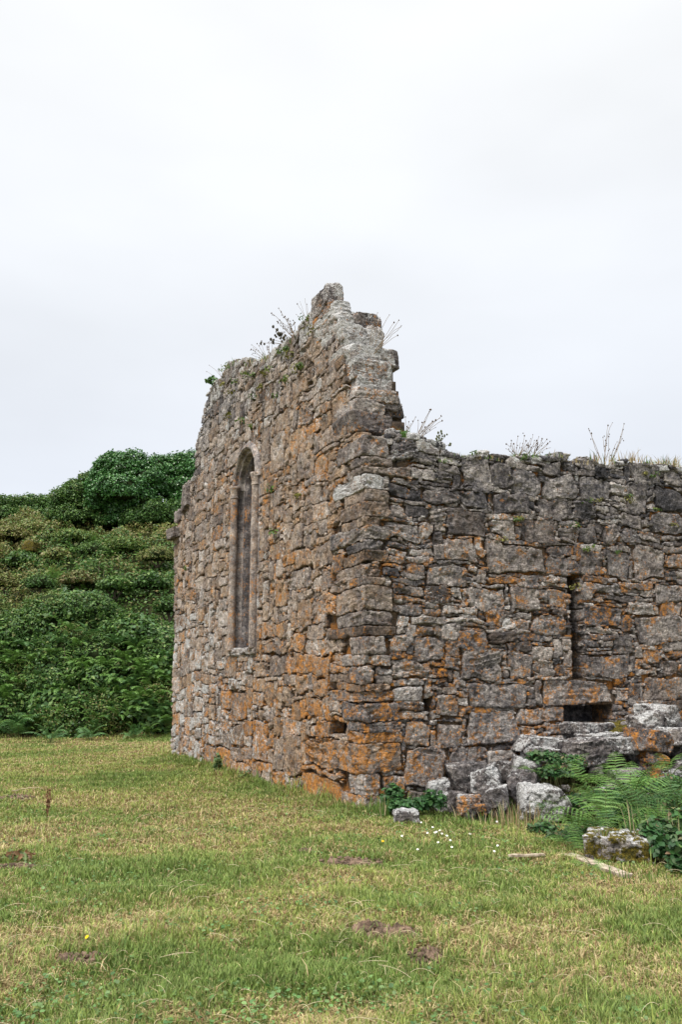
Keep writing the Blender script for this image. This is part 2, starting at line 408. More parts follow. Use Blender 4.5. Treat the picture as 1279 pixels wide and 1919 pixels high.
church = empty('ruined_church', CO)
tag(church, 'roofless medieval stone church ruin with broken gable, tall lancet window and lichen covered walls', 'ruined church')

# ---- profiles, measured in the photograph and carried onto the two wall planes
GP = [(318, 1440), (321, 1330), (325, 1200), (325, 1012), (322, 998), (330, 985), (340, 960), (345, 905), (362, 900), (366, 850), (372, 812), (380, 780), (387, 740), (397, 722),
      (410, 712), (425, 682), (447, 678), (470, 676), (484, 680), (500, 668), (515, 648), (545, 632), (556, 618), (568, 600), (582, 580)]
gp = [on_gable(*p) for p in GP]
gp[0] = (gp[0][0], -.3)
# the stepped, broken end of the gable rises away from the corner
gable_poly = gp + [on_gable(*p_) for p_ in ((597, 575), (612, 605), (630, 645), (645, 700), (655, 760), (660, 812))] + [(0, 4.95), (0, -.3)]
SP = [(742, 812), (760, 822), (800, 826), (830, 838), (860, 850), (905, 852), (962, 856), (990, 846), (1062, 850), (1072, 866), (1100, 858), (1128, 866), (1150, 872), (1172, 866), (1200, 862), (1240, 872), (1279, 876), (1500, 896)]
sp = [on_side(*p) for p in SP]
side_poly = [(0, -.3), (0, 4.95)] + sp + [(sp[-1][0], -.3)]

GU, GV = .085, .06; SU, SV = .06, .052
ga1 = 11.3; gI = int(ga1 / GU); gJ = int(8.7 / GV)
A, B = np.meshgrid((np.arange(gI) + .5) * GU, -.3 + (np.arange(gJ) + .5) * GV, indexing='ij')
gmask = in_poly(A, B, gable_poly)
sI = int(side_poly[-1][0] / SU); sJ = int(5.7 / SV)
As, Bs = np.meshgrid((np.arange(sI) + .5) * SU, -.3 + (np.arange(sJ) + .5) * SV, indexing='ij')
smask = in_poly(As, Bs, side_poly)

# ---- quoins: (top px, bottom px, right edge px on the side face, left edge px on the gable face, tone, orange, white)
Q = [(812, 848, 790, 632, .45, .35, .35), (849, 884, 778, 650, .30, .30, .15), (885, 915, 722, 625, .6, .3, .75), (916, 966, 782, 640, .25, .25, .05), (967, 1011, 742, 622, .40, .45, .1),
     (1012, 1054, 806, 645, .32, .25, .1), (1055, 1096, 736, 620, .5, .5, .05), (1097, 1143, 746, 632, .45, .30, .05), (1144, 1191, 742, 614, .42, .4, .05), (1192, 1247, 736, 640, .55, .6, .15),
     (1248, 1279, 700, 655, .45, .75, .35), (1280, 1316, 776, 618, .42, .6, .05), (1317, 1351, 782, 640, .35, .35, .05), (1352, 1394, 756, 652, .50, .75, .1), (1395, 1452, 752, 622, .38, .65, .1), (1453, 1532, 716, 640, .6, .62, .15)]
quo = []
for (y0, y1, xr, xl, tn, og, wh) in Q:
    z1 = on_side(668, y0)[1]; z0 = on_side(668, y1)[1]; lv = on_side(xr, (y0 + y1) / 2)[0]; lu = on_gable(xl, (y0 + y1) / 2)[0]
    z0 = max(z0, -.2); lu = max(lu, .3); lv = min(lv, random.uniform(.72, 1.05) if len(quo) % 2 else random.uniform(.30, .55))
    og = min(1, .28 + .45 * og + .16 * (z0 < 1.6)); zm = z0 + (z1 - z0) * random.uniform(.35, .62)
    if z1 - z0 > .24 and random.random() < .6:
        quo.append((z0, zm, lv, lu, tn + random.gauss(0, .16), og, wh)); quo.append((zm, z1, lv * random.uniform(.6, 1), lu * random.uniform(.6, 1), tn + random.gauss(0, .12), og * .85, wh))
    else: quo.append((z0, z1, lv, lu, tn, og, wh))
    gmask &= ~((A < lu) & (B > z0) & (B < z1)); smask &= ~((As < lv) & (Bs > z0) & (Bs < z1))
gmask &= ~((A < .3) & (B > -.2) & (B < 4.9)); smask &= ~((As < .2) & (Bs > -.2) & (Bs < 4.9))

# ---- openings
WA = (on_gable(487, 905)[0] + on_gable(440, 905)[0]) / 2; WW = .72; WSILL = on_gable(455, 1212)[1]; WSPR = on_gable(463, 905)[1]             # window: centre along gable, half width, sill, spring
def in_win(a, z, g=0):
    return (np.abs(a - WA) < WW + g) & (z > WSILL - .12 - g) & ((z < WSPR) | ((a - WA) ** 2 + (z - WSPR) ** 2 < (WW + g) ** 2))
gm_core = gmask.copy(); gmask &= ~in_win(A, B, .02)
core_g = in_poly(A, B, [(a, z - .1 if z > 0 else z) for a, z in gable_poly]) & (A > .2) & ~in_win(A, B, .0)
holes = []
def hole_px(x0, y0, x1, y1):
    v0, zt = on_side(x0, y0); v1, zb = on_side(x1, y1); holes.append((v0, v1, zb, zt)); return holes[-1]
SL = hole_px(1077, 1078, 1090, 1270)      # slit window
_vm = on_side(1084, 1170)[0]; SL = (_vm - .125, _vm + .105, SL[2], SL[3]); holes[-1] = SL
H2 = hole_px(1062, 1318, 1154, 1352)
H3 = hole_px(800, 1308, 816, 1352)
core_s = in_poly(As, Bs, [(a, z - .1 if z > 0 else z) for a, z in side_poly]) & (As > .15)
for (v0, v1, zb, zt) in holes:
    hm = (As > v0) & (As < v1) & (Bs > zb) & (Bs < zt); smask &= ~hm; core_s &= ~hm
ghole = on_gable(618, 1353) + on_gable(650, 1386)
hm = (A < ghole[0]) & (A > ghole[2]) & (B < ghole[1]) & (B > ghole[3]); core_g &= ~hm; gmask &= ~hm

# ---- individually placed stones (photo rectangles), then the rest is packed round them
def fx(fn, lst):
    r = []
    for (x0, y0, x1, y1, *inf) in lst:
        ym = (y0 + y1) / 2; xm = (x0 + x1) / 2; r.append((fn(x0, ym)[0], fn(x1, ym)[0], fn(xm, y1)[1], fn(xm, y0)[1], inf))
    return r
# tone, orange, white
FS = fx(on_side, [(862, 854, 920, 908, .38, .15, .35), (922, 872, 962, 918, .22, .2, .1), (962, 878, 1014, 928, .33, .25, .1), (1015, 884, 1078, 933, .42, .15, .1), (1086, 892, 1150, 934, .3, .1, .1), (1172, 866, 1235, 905, .35, .2, .1),
    (1177, 906, 1215, 955, .28, .2, .1), (788, 916, 862, 945, .22, .2, .15), (866, 916, 918, 953, .16, .1, .1), (922, 927, 994, 962, .2, .2, .05), (1015, 934, 1065, 970, .3, .2, .1), (1075, 938, 1115, 975, .12, .1, .1),
    (838, 957, 912, 1010, .08, .05, .02), (922, 974, 972, 1010, .5, .15, .3), (974, 974, 1042, 1016, .18, .35, .1), (1050, 987, 1085, 1020, .35, .2, .1), (1087, 987, 1118, 1020, .2, .2, .1), (1130, 990, 1162, 1025, .35, .3, .1), (1164, 990, 1198, 1020, .35, .25, .3),
    (910, 1016, 1028, 1072, .42, .3, .05), (831, 1017, 896, 1053, .45, .5, .1), (1185, 1027, 1245, 1085, .38, .2, .1), (1032, 1040, 1076, 1080, .35, .4, .1), (1088, 1037, 1138, 1080, .2, .4, .05), (1140, 1040, 1183, 1080, .3, .3, .1),
    (797, 1064, 876, 1098, .5, .45, .1), (892, 1064, 970, 1096, .48, .4, .1), (868, 1101, 950, 1136, .52, .4, .05), (954, 1101, 1010, 1143, .5, .35, .1), (1000, 1149, 1066, 1191, .38, .55, .2), (1094, 1135, 1165, 1176, .22, .6, .05),
    (1195, 1157, 1290, 1206, .45, .4, .2), (1148, 1187, 1193, 1230, .2, .3, .05), (779, 1194, 832, 1241, .35, .4, .05), (870, 1217, 950, 1271, .42, .4, .05), (958, 1227, 1002, 1266, .42, .5, .05), (1094, 1225, 1182, 1268, .25, .35, .05),
    (1015, 1271, 1155, 1319, .38, .6, .02), (886, 1280, 990, 1321, .36, .35, .05), (968, 1322, 1062, 1357, .42, .6, .1), (880, 1337, 970, 1401, .46, .55, .05), (819, 1354, 872, 1401, .38, .6, .05), (764, 1354, 808, 1396, .45, .6, .1),
    (820, 1302, 862, 1347, .42, .6, .05), (766, 1402, 845, 1472, .42, .6, .08), (848, 1402, 920, 1462, .38, .5, .05), (925, 1396, 975, 1430, .2, .4, .05), (766, 1474, 835, 1535, .42, .5, .08),
    (1012, 1076, 1050, 1090, .5, .5, .1), (1210, 1270, 1290, 1310, .35, .4, .2), (1222, 960, 1285, 1000, .3, .3, .1), (1230, 1095, 1290, 1130, .4, .35, .1)])
FG = fx(on_gable, [(642, 1447, 660, 1530, .55, .6, .15), (566, 1450, 640, 1512, .5, .85, .1), (533, 1380, 572, 1450, .42, .5, .1), (573, 1387, 622, 1440, .5, .7, .1), (548, 1353, 592, 1386, .5, .6, .1), (594, 1356, 617, 1386, .5, .7, .1), (607, 1305, 642, 1350, .48, .7, .05),
    (575, 1310, 604, 1346, .5, .65, .1), (543, 1308, 573, 1350, .45, .65, .1), (585, 1264, 640, 1302, .5, .7, .1), (550, 1266, 580, 1302, .42, .5, .1), (545, 1226, 622, 1262, .4, .7, .1), (500, 1226, 536, 1266, .35, .35, .1),
    (472, 1345, 503, 1432, .5, .75, .5), (430, 1296, 460, 1350, .4, .6, .3), (380, 1396, 402, 1452, .42, .6, .2), (403, 1398, 430, 1452, .45, .8, .35), (555, 1122, 584, 1170, .55, .45, .1), (586, 1127, 620, 1165, .55, .5, .1),
    (515, 1080, 540, 1135, .5, .5, .1), (575, 618, 606, 678, .6, .35, .1), (620, 732, 655, 785, .55, .4, .1), (600, 792, 655, 830, .55, .4, .05), (556, 842, 590, 905, .5, .3, .25), (478, 810, 505, 880, .42, .2, .25), (508, 812, 536, 880, .55, .3, .4),
    (345, 905, 362, 958, .32, .1, .1), (600, 1070, 640, 1110, .5, .5, .1), (548, 700, 575, 740, .5, .3, .1), (540, 900, 590, 940, .5, .4, .1), (615, 880, 640, 960, .5, .45, .1)])
KG = [(.28, 6, 12, 4, 7), (.32, 4, 9, 3, 5), (.24, 3, 8, 1, 2), (.16, 2, 4, 1, 3)]
KS = [(.12, 7, 12, 4, 7), (.24, 5, 9, 3, 5), (.44, 4, 11, 1, 2), (.20, 2, 4, 1, 3)]

def near_top(mask, i0, i1, j0, j1):
    j = min(j1 + 1, mask.shape[1] - 1); return not mask[i0:i1, j].any()

def masonry(mb, cells, full, a0, z0, gu, gv, org, ax, ay, res_fn, style, thick):
    mb.along = ax
    for (i0, i1, j0, j1, inf) in cells:
        a = a0 + (i0 + i1) / 2 * gu; z = z0 + (j0 + j1) / 2 * gv; Lx = (i1 - i0) * gu; Lz = (j1 - j0) * gv
        top = near_top(full, i0, i1, j0, j1); edge = i1 >= full.shape[0] - 1 or not full[min(i1 + 1, full.shape[0] - 1), j0]
        deep = (thick if top else (.5 if edge else random.uniform(.20, .26)))
        gap = random.uniform(-.003, .016) * (1.15 if ax is U else 1)
        tone, og, wh, ms, wm = style(a, z, inf, top)
        y = -random.uniform(-.009, .013) + (.0 if Lx * Lz > .02 else .015)
        P = org + ax * a + Z * z + ay * (y + deep / 2)
        big = min(1, Lx * Lz / .12)
        mb.stone(P, ax, ay, Z, max(Lx - gap, .04), deep, max(Lz - gap, .035), tone, og, wh, ms, wm, res=res_fn(a, z), back=top,
                 nchip=random.randint(3, 7), chip=random.uniform(.012, .035 + .035 * big) * (1.5 if top else 1), rnd=random.uniform(.008, .024), wobble=1 if abs(a - WA) > 1.1 or ax is not U else .5)
        # pinning stones in the joints
        for _ in range(1 if Lx * Lz < .03 else (3 if Lx * Lz < .1 else 5)):
            if random.random() < .5: pa, pz = a + random.uniform(-.5, .5) * Lx, z + random.choice((-.5, .5)) * Lz
            else: pa, pz = a + random.choice((-.5, .5)) * Lx, z + random.uniform(-.5, .5) * Lz
            ii, jj = int((pa - a0) / gu), int((pz - z0) / gv)
            if not (0 <= ii < full.shape[0] and 0 <= jj < full.shape[1]) or not full[ii, jj]: continue
            sx, sz = random.uniform(.04, .13), random.uniform(.025, .06)
            t2, o2, w2, m2, k2 = style(pa, pz, None, False)
            mb.stone(org + ax * pa + Z * pz + ay * (random.uniform(-.012, .03) + .05), ax, ay, Z, sx, .1, sz, t2, min(1, o2 * 1.05), w2 * .6, m2, k2, res=.022, nchip=2, chip=.02, rnd=.012, strata=0, wobble=1)

def g_style(a, z, inf, top):
    up = sst(np.array(z), 5.2, 7.8); far = sst(np.array(a), 2, 9)
    tone = random.gauss(.50, .17) - .03 * up + .04 * (1 - up); og = random.uniform(.26, .70) + .16 * (1 - sst(np.array(z), .5, 3.5)) - .22 * up - .06 * far
    wh = random.uniform(-.2, .42) + .48 * far * (z < 3.2) + .50 * up * random.random() + (.3 if top else 0)
    if inf: tone, og, wh = inf[:3]; og = og + .08
    ms = .15 + .3 * up * random.random() if random.random() < .3 else 0
    return float(np.clip(tone, .05, .95)), float(np.clip(og, 0, 1)), float(np.clip(wh, 0, .9)), ms, float(np.clip(random.uniform(.35, 1.0) - .35 * up - .1 * far, 0, 1))
def s_style(a, z, inf, top):
    up = sst(np.array(z), 3.4, 4.8)
    tone = random.gauss(.49, .22) - .08 * up; og = random.uniform(.36, .76) - .40 * up
    wh = random.uniform(-.1, .36) + (.35 if top else 0)
    if inf: tone, og, wh = inf[:3]; tone = .11 + tone * .95; og = .30 + .52 * og - .15 * up
    ms = .3 if random.random() < .12 else 0
    return float(np.clip(tone, .03, .95)), float(np.clip(og, 0, 1)), float(np.clip(wh, 0, .9)), ms, random.uniform(.0, .26) * (1 - .7 * up)

GW = Wall(); GW.calm = [(WA - .75, WA + .75, WSILL - .2, WSPR + .6)]; core(GW, core_g, 0, -.3, GU, GV, CO, U, V, Z, .085, .88)
gfull = in_poly(A, B, gable_poly) & ~in_win(A, B, .0)
masonry(GW, pack(gmask, FG, KG, 0, -.3, GU, GV), gfull, 0, -.3, GU, GV, CO, U, V, lambda a, z: .014 + .0012 * a, g_style, .62)
# dark reveal behind the missing stone low on the gable
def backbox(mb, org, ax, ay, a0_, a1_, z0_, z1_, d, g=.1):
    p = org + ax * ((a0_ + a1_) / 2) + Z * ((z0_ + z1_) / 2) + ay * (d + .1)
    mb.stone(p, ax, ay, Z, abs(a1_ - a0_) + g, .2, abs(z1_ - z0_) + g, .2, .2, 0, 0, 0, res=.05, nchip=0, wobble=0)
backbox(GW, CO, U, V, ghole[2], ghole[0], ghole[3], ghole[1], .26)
# broken stub of the north corner: projecting eaves stones at the far end
for (x, y, Lx, Lz, pr) in ((352, 930, .5, .62, .10), (330, 1000, .75, .30, .18), (334, 968, .6, .3, .06)):
    a, z = on_gable(x, y); GW.stone(CO + U * (a + .0) + Z * z + V * (.25 - pr), U, V, Z, Lx, .5, Lz, .36, .1, .2, 0, .2, res=.03, back=True)
# small stones ragged along the top
def crest(mb, poly, org, ax, ay, n0, n1, step, style, size=(.10, .3), res=.02):
    pts = poly[n0:n1]
    for (p, q_) in zip(pts[:-1], pts[1:]):
        Ls = math.hypot(q_[0] - p[0], q_[1] - p[1]); k = max(1, int(Ls / step))
        for i in range(k):
            for dpt in (.12, .38, .66):
                if random.random() < .35: continue
                t = (i + random.random()) / k; a = p[0] + (q_[0] - p[0]) * t; z = p[1] + (q_[1] - p[1]) * t
                tone, og, wh, ms, wm = style(a, z, None, True); Lx = random.uniform(*size); Lz = random.uniform(.06, .14)
                mb.stone(org + ax * a + Z * (z + random.uniform(-.08, .02)) + ay * dpt, ax, ay, Z, Lx, random.uniform(.18, .3), Lz, tone, og * .5, min(.9, wh + .2), ms, wm, res=res, back=True, nchip=5, chip=.05)
crest(GW, gp, CO, U, V, 5, len(gp), .22, g_style, (.15, .42), .025)
# ---- the broken gable end that stands above the side wall, block by block
# photo rectangle on the end face, distance from the corner plane, depth away, tone, orange, white
TB = [(655, 776, 742, 808, .02, .8, .42, .35, .12), (660, 748, 720, 778, .04, .7, .45, .25, .35), (716, 752, 756, 770, .10, .5, .4, .3, .3), (700, 738, 752, 752, .08, .6, .45, .2, .35), (724, 762, 758, 784, .16, .5, .42, .3, .1),
      (664, 730, 745, 749, .07, .7, .5, .4, .45), (668, 710, 742, 731, .14, .6, .48, .3, .55), (655, 676, 738, 711, .16, .8, .42, .4, .62), (652, 655, 742, 678, .26, .7, .5, .3, .66), (712, 650, 750, 692, .34, .6, .3, .1, .35),
      (650, 630, 716, 658, .36, .8, .42, .3, .8), (634, 606, 690, 636, .48, .8, .45, .4, .7), (685, 610, 724, 646, .52, .6, .45, .25, .5), (620, 585, 668, 612, .62, .9, .42, .5, .7), (664, 586, 718, 616, .62, .7, .42, .25, .45),
      (606, 563, 664, 590, .76, .8, .55, .15, .85), (608, 574, 650, 600, .72, .7, .45, .5, .7), (582, 528, 645, 566, .95, .7, .45, .25, .42), (594, 556, 630, 582, .9, .7, .45, .5, .2)]
for (x0, y0, x1, y1, d, dp, tn, og, wh) in TB:
    d += .26
    v0, zz0 = on_side(x0, y1, d); v1, zz1 = on_side(x1, y0, d); v0 = max(v0, -.03)
    GW.stone(CO + U * (d + dp / 2) + V * (v0 + v1) / 2 + Z * (zz0 + zz1) / 2, V, U, Z, v1 - v0 + random.uniform(-.06, .04), dp, zz1 - zz0 - .055, tn + random.gauss(0, .13), og + .15, min(1, wh * 1.15 + .02), .08, .15, res=.013, back=True, nchip=7, chip=.06, rnd=.02, wobble=.25, strata=.5, taper=.2, rough=.8)
# heart of the wall behind these blocks
for (d, z0_, z1_) in ((.50, 4.75, 5.9), (.85, 5.8, 6.5), (1.15, 6.4, 7.0), (1.45, 6.9, 7.35)):
    GW.stone(CO + U * (d + .5) + V * .40 + Z * (z0_ + z1_) / 2, V, U, Z, .56, .9, z1_ - z0_, .2, .4, .2, 0, .4, res=.04, back=True, nchip=6, wobble=.3)
GW.finish(.032)
gw = GW.build('gable_wall', [M_STONE, M_MORTAR], church)
print('gable', GW.n, round(time.time() - T0, 1))

SW = Wall(); SW.calm = [(h_[0], h_[1], h_[2], h_[3]) for h_ in holes]; core(SW, core_s, 0, -.3, SU, SV, CO, V, U, Z, .065, .85)
sfull = in_poly(As, Bs, side_poly)
for (v0, v1, zb, zt) in holes: sfull &= ~((As > v0) & (As < v1) & (Bs > zb) & (Bs < zt))
masonry(SW, pack(smask, FS, KS, 0, -.3, SU, SV), sfull, 0, -.3, SU, SV, CO, V, U, lambda a, z: .0125 + .0008 * a, s_style, .6)
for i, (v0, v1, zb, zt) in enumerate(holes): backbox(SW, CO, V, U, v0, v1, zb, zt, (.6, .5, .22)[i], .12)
crest(SW, side_poly, CO, V, U, 2, len(side_poly) - 1, .17, s_style, (.12, .34))
# sill block above the lower hollow, split jambs of the slit
v0, v1, zb, zt = SL
for k in range(9):
    zc = zb + (k + .5) * (zt - zb) / 9
    SW.stone(CO + V * (v0 - .035) + U * .20 + Z * zc, V, U, Z, .08, .30, (zt - zb) / 9 - .01, random.uniform(.2, .5), .4, .1, 0, .2, res=.014, wobble=.2, strata=1)
    SW.stone(CO + V * (v1 + .04) + U * .16 + Z * zc, V, U, Z, .08, .30, (zt - zb) / 9 - .01, random.uniform(.2, .45), .35, .05, 0, .1, res=.014, wobble=.2, strata=1)
SW.finish(.03)
sw = SW.build('side_wall', [M_STONE, M_MORTAR], church)
QW = Wall(); QW.along = (U + V) * .5
for (z0, z1, lv, lu, tn, og, wh) in quo:
    QW.stone(CO + V * (lv / 2 - .015) + U * (lu / 2 - .015) + Z * (z0 + z1) / 2, V, U, Z, lv + .01, lu + .01, z1 - z0 - .004, tn, og, wh, 0, random.uniform(.05, .6), res=.0125, back=True, nchip=6, chip=.04, rnd=.014, strata=random.choice((.3, .8, 1.2)), taper=.03, wobble=.4)
for _ in range(90):
    z0, z1, lv, lu, *_r = random.choice(quo); zc = random.choice((z0, z1)) if random.random() < .7 else random.uniform(z0, z1)
    if random.random() < .5: P = CO + V * random.uniform(.0, lv) + U * .05
    else: P = CO + U * random.uniform(.0, lu) + V * .05
    QW.stone(P + Z * zc, V, U, Z, random.uniform(.05, .12), random.uniform(.05, .12), random.uniform(.02, .05), random.uniform(.3, .6), .6, .1, 0, .5, res=.02, back=True, nchip=3, chip=.02, rnd=.01, strata=0, wobble=.4)
QW.finish(.03)
QW.build('corner_stones', [M_STONE, M_MORTAR], church)
print('walls', SW.n, QW.n, round(time.time() - T0, 1))

# ------------------------------------------------------------------ lancet window in the gable
def wpath(hw, zs, n=26, dz=.035):
    nz = int((WSPR - zs) / dz); zz = np.linspace(zs, WSPR, nz + 1); th = np.linspace(math.pi, 0, n + 1)[1:-1]
    a = np.concatenate([np.full(nz + 1, -hw), hw * np.cos(th), np.full(nz + 1, hw)]); z = np.concatenate([zz, WSPR + hw * np.sin(th), zz[::-1]]); return a, z
JNT = [WSILL + k_ * (WSPR - WSILL) for k_ in (.0, .15, .30, .47, .63, .75, .88, 1)]
def groove(z): return sum(np.exp(-((z - j) / .016) ** 2) for j in JNT)
def loft(prof, zs, n=26, tone_=.14):
    """prof: list of (half width, depth); lofted round the arch"""
    mb = MB(); P = []
    for k, (hw, d) in enumerate(prof):
        a, z = wpath(hw, zs, n); b = CO + U * (WA - a)[:, None] + Z * z[:, None] + V * d
        g_ = groove(z) * .020; arc = z > WSPR
        ang = np.arctan2(z - WSPR, a) * 5.0; g_ = np.where(arc, .010 * np.exp(-((ang / math.pi * 1.3 - np.round(ang / math.pi * 1.3)) / .03) ** 2), g_)
        b = b + V * (g_ + .004 * fbm(b * 14, 3, 7))[:, None] + U * ((.004 * fbm(b * 9, 3, 17)) * 1)[:, None]; P.append(b)
    m_ = len(P[0]); i = np.arange(m_ - 1); q = []
    for k in range(len(P) - 1): q.append(np.stack([k * m_ + i, (k + 1) * m_ + i, (k + 1) * m_ + i + 1, k * m_ + i + 1], 1))
    mb.add(np.concatenate(P), np.concatenate(q), c=(tone_, .44, .0, 1), d=(0, .1, 0, 1)); return mb
def sub(pts, k=3):
    r = []
    for (a, b) in zip(pts[:-1], pts[1:]):
        for i in range(k): r.append((a[0] + (b[0] - a[0]) * i / k, a[1] + (b[1] - a[1]) * i / k))
    return r + [pts[-1]]
win = loft(sub([(.56, .14), (.52, .14), (.50, .16), (.47, .19), (.43, .50), (.40, .62), (.40, .66), (.12, .66), (.12, .95)], 4), WSILL).build('lancet_window', M_ASHLAR, church)
loft(sub([(.80, .12), (.80, -.015), (.76, -.055), (.70, -.075), (.665, -.04), (.665, .02), (.64, .03), (.60, .03), (.60, .145), (.55, .15)], 3), WSPR - .02, tone_=.48).build('hood_arch', M_ASHLAR, win)
loft(sub([(.78, .12), (.78, .015), (.74, .005), (.66, .005), (.65, .02), (.65, .145), (.55, .15)], 3), WSILL - .05, tone_=.42).build('jamb', M_ASHLAR, win)
def tube(mb, pts, r, n=12, c=(0, 0, 0, 1), d=None, m=0, cap=True):
    pts = np.asarray(pts, float); r = np.broadcast_to(np.asarray(r, float), (len(pts),)); k = len(pts)
    tan = np.gradient(pts, axis=0) if k > 1 else np.array([Z]); tan /= np.linalg.norm(tan, axis=1, keepdims=True) + 1e-9
    ref = np.array([0, 0, 1.0]) if abs(tan[0][2]) < .9 else np.array([1.0, 0, 0])
    s1 = np.cross(tan, ref); s1 /= np.linalg.norm(s1, axis=1, keepdims=True) + 1e-9; s2 = np.cross(tan, s1)
    t = np.arange(n) / n * 2 * math.pi
    v = pts[:, None, :] + r[:, None, None] * (np.cos(t)[None, :, None] * s1[:, None, :] + np.sin(t)[None, :, None] * s2[:, None, :])
    i = np.arange(k - 1)[:, None] * n + np.arange(n)[None, :]; j = np.arange(k - 1)[:, None] * n + (np.arange(n)[None, :] + 1) % n
    q = np.stack([i.ravel(), j.ravel(), (j + n).ravel(), (i + n).ravel()], 1)
    vv = v.reshape(-1, 3); tt = []
    if cap and n > 3:
        vv = np.concatenate([vv, pts[:1], pts[-1:]]); a = np.arange(n); b = (a + 1) % n
        tt = np.concatenate([np.stack([b, a, np.full(n, n * k)], 1), np.stack([a + n * (k - 1), b + n * (k - 1), np.full(n, n * k + 1)], 1)])
    mb.add(vv, q, tt, c=c, d=d, m=m)
for sgn in (1, -1):
    a = WA + sgn * .655; base = CO + U * a - V * .03
    zz = np.linspace(WSILL - .06, WSPR - .18, 90); mb = MB()
    tube(mb, base + Z * zz[:, None], .078 - .007 * groove(zz) , 18, c=(.46, .56 if sgn > 0 else .48, .05, 1), d=(0, .35, 0, 1)); mb.build('shaft', M_ASHLAR, win)
    zz = np.linspace(WSPR - .20, WSPR + .05, 16); t = (zz - zz[0]) / .25; mb = MB()
    r = np.interp(t, [0, .08, .14, .2, .5, .8, .86, 1], [.08, .092, .092, .080, .088, .108, .118, .112])
    tube(mb, base + Z * zz[:, None], r, 20, c=(.5, .45, .05, 1), d=(0, .4, 0, 1)); o = mb.build('capital', M_ASHLAR, win)
SB = Wall(); SB.along = U
for k, (a, L_, hgt, dd) in enumerate(((WA - .52, .52, .13, 0), (WA - .05, .42, .12, .01), (WA + .48, .62, .14, .02))):
    SB.stone(CO + U * a + V * (.20 + dd) + Z * (WSILL - .09), U, V, Z, L_, .52, hgt, .6, .45, .6, 0, .3, res=.014, back=True, rnd=.04, wobble=0)
SB.stone(CO + U * WA + V * .5 + Z * (WSILL + .02), U, V, Z, .9, .35, .22, .5, .2, .75, 0, .1, res=.02, back=True, rnd=.05, chip=.12, wobble=0)
SB.finish(0); SB.build('sill', [M_STONE, M_MORTAR], win)
print('window', round(time.time() - T0, 1))
#%%PART2
# ------------------------------------------------------------------ ground and hillside
def wall_uv(x, y):
    dx, dy = x - CO[0], y - CO[1]; return dx * U[0] + dy * U[1], dx * V[0] + dy * V[1]
def gz(x, y, fine=True):
    x = np.atleast_1d(np.asarray(x, float)); y = np.atleast_1d(np.asarray(y, float))
    P = np.stack([x, y, np.zeros_like(x)], 1)
    z = .03 * (vnoise(P * .35, 41) - .6) * sst(y, 3, 8)
    if fine: z = z + .018 * fbm(P * 1.7, 3, 42)
    hill = np.interp(y, [27.5, 28.6, 31, 33.5, 38, 42, 47, 52, 58, 80, 200, 3000], [0, .2, 1.7, 3.1, 6.0, 8.2, 10.0, 11.4, 12.0, 12.3, 6, 0])
    z = z + hill + (.45 * fbm(P * .22, 3, 43)) * sst(y, 30, 36)
    u, v = wall_uv(x, y)
    d = -u
    mound = .60 * sst(v, 2.3, 4.4) * (1 - sst(d, .0, 1.8)) + .22 * sst(v, 1.3, 3.0) * (1 - sst(d, .2, 1.3))
    mound2 = .14 * sst(v, 2.6, 4.2) * (1 - sst(d, 1.6, 4.2))
    return z + np.where(d > -1.0, np.maximum(mound, 0) + mound2, 0)
def ground_material():
    m, n, b = mat('pasture_soil'); g = G(n)
    n1 = g.noise(1.3, 6, .6); n2 = g.noise(18, 8, .7)
    c = g.mix(g.rng(n1, .35, .65), (.10, .13, .035), (.20, .17, .075)); c = g.mix(g.rng(n2, .45, .62), c, (.15, .10, .055)); c = g.scale(c, g.rng(g.noise(70, 5, .7), .3, .7, .6, 1.3))
    g.l(c, b.inputs['Base Color']); g.l(g.bump(n2, 1, .03), b.inputs['Normal']); return m
xs = np.unique(np.concatenate([np.linspace(-3000, -60, 16), np.linspace(-60, -16, 45), np.linspace(-16, 9, 251), np.linspace(9, 60, 40), np.linspace(60, 3000, 16)]))
ys = np.unique(np.concatenate([np.linspace(-2000, -4, 14), np.linspace(-4, 30, 310), np.linspace(30, 60, 75), np.linspace(60, 3000, 24)]))
X, Y = np.meshgrid(xs, ys, indexing='ij'); zz = gz(X.ravel(), Y.ravel())
mb = MB(); ni, nj = X.shape; i = (np.arange(ni - 1)[:, None] * nj + np.arange(nj - 1)[None, :]).ravel()
mb.add(np.stack([X.ravel(), Y.ravel(), zz], 1), np.stack([i, i + nj, i + nj + 1, i + 1], 1))
struct(mb.build('ground', ground_material()))

# ------------------------------------------------------------------ grass
def gpatch(px, py, rx, ry):
    c = gnd(px, py); return c[0], c[1], rx, ry
STRAW = [gpatch(420, 1530, 1.6, 1.5), gpatch(300, 1560, 1.3, .8), gpatch(90, 1560, .9, .9), gpatch(160, 1395, 6, 1.8), gpatch(30, 1760, .5, .8), gpatch(100, 1830, .7, .6), gpatch(560, 1900, .6, .35), gpatch(900, 1750, .9, .5), gpatch(250, 1735, .4, .3), gpatch(640, 1600, .7, .5), gpatch(1230, 1655, .6, .25), gpatch(1000, 1600, .7, .4), gpatch(1150, 1830, .5, .4), gpatch(760, 1560, 1.2, .3)]
GREEN = [gpatch(300, 1650, .9, .8), gpatch(380, 1620, .8, .6), gpatch(560, 1620, 1.2, .5), gpatch(250, 1450, 3.0, 1.6), gpatch(270, 1800, .5, .3), gpatch(420, 1830, .8, .25), gpatch(860, 1590, .9, .4), gpatch(1250, 1740, .4, .5), gpatch(1180, 1900, .4, .3), gpatch(100, 1620, 1., .6), gpatch(760, 1700, .5, .3)]
def blob(x, y, L_): 
    r = np.zeros_like(x)
    for (cx, cy, rx, ry) in L_: r = np.maximum(r, np.exp(-((x - cx) / rx) ** 2 - ((y - cy) / ry) ** 2))
    return r
BARE = []
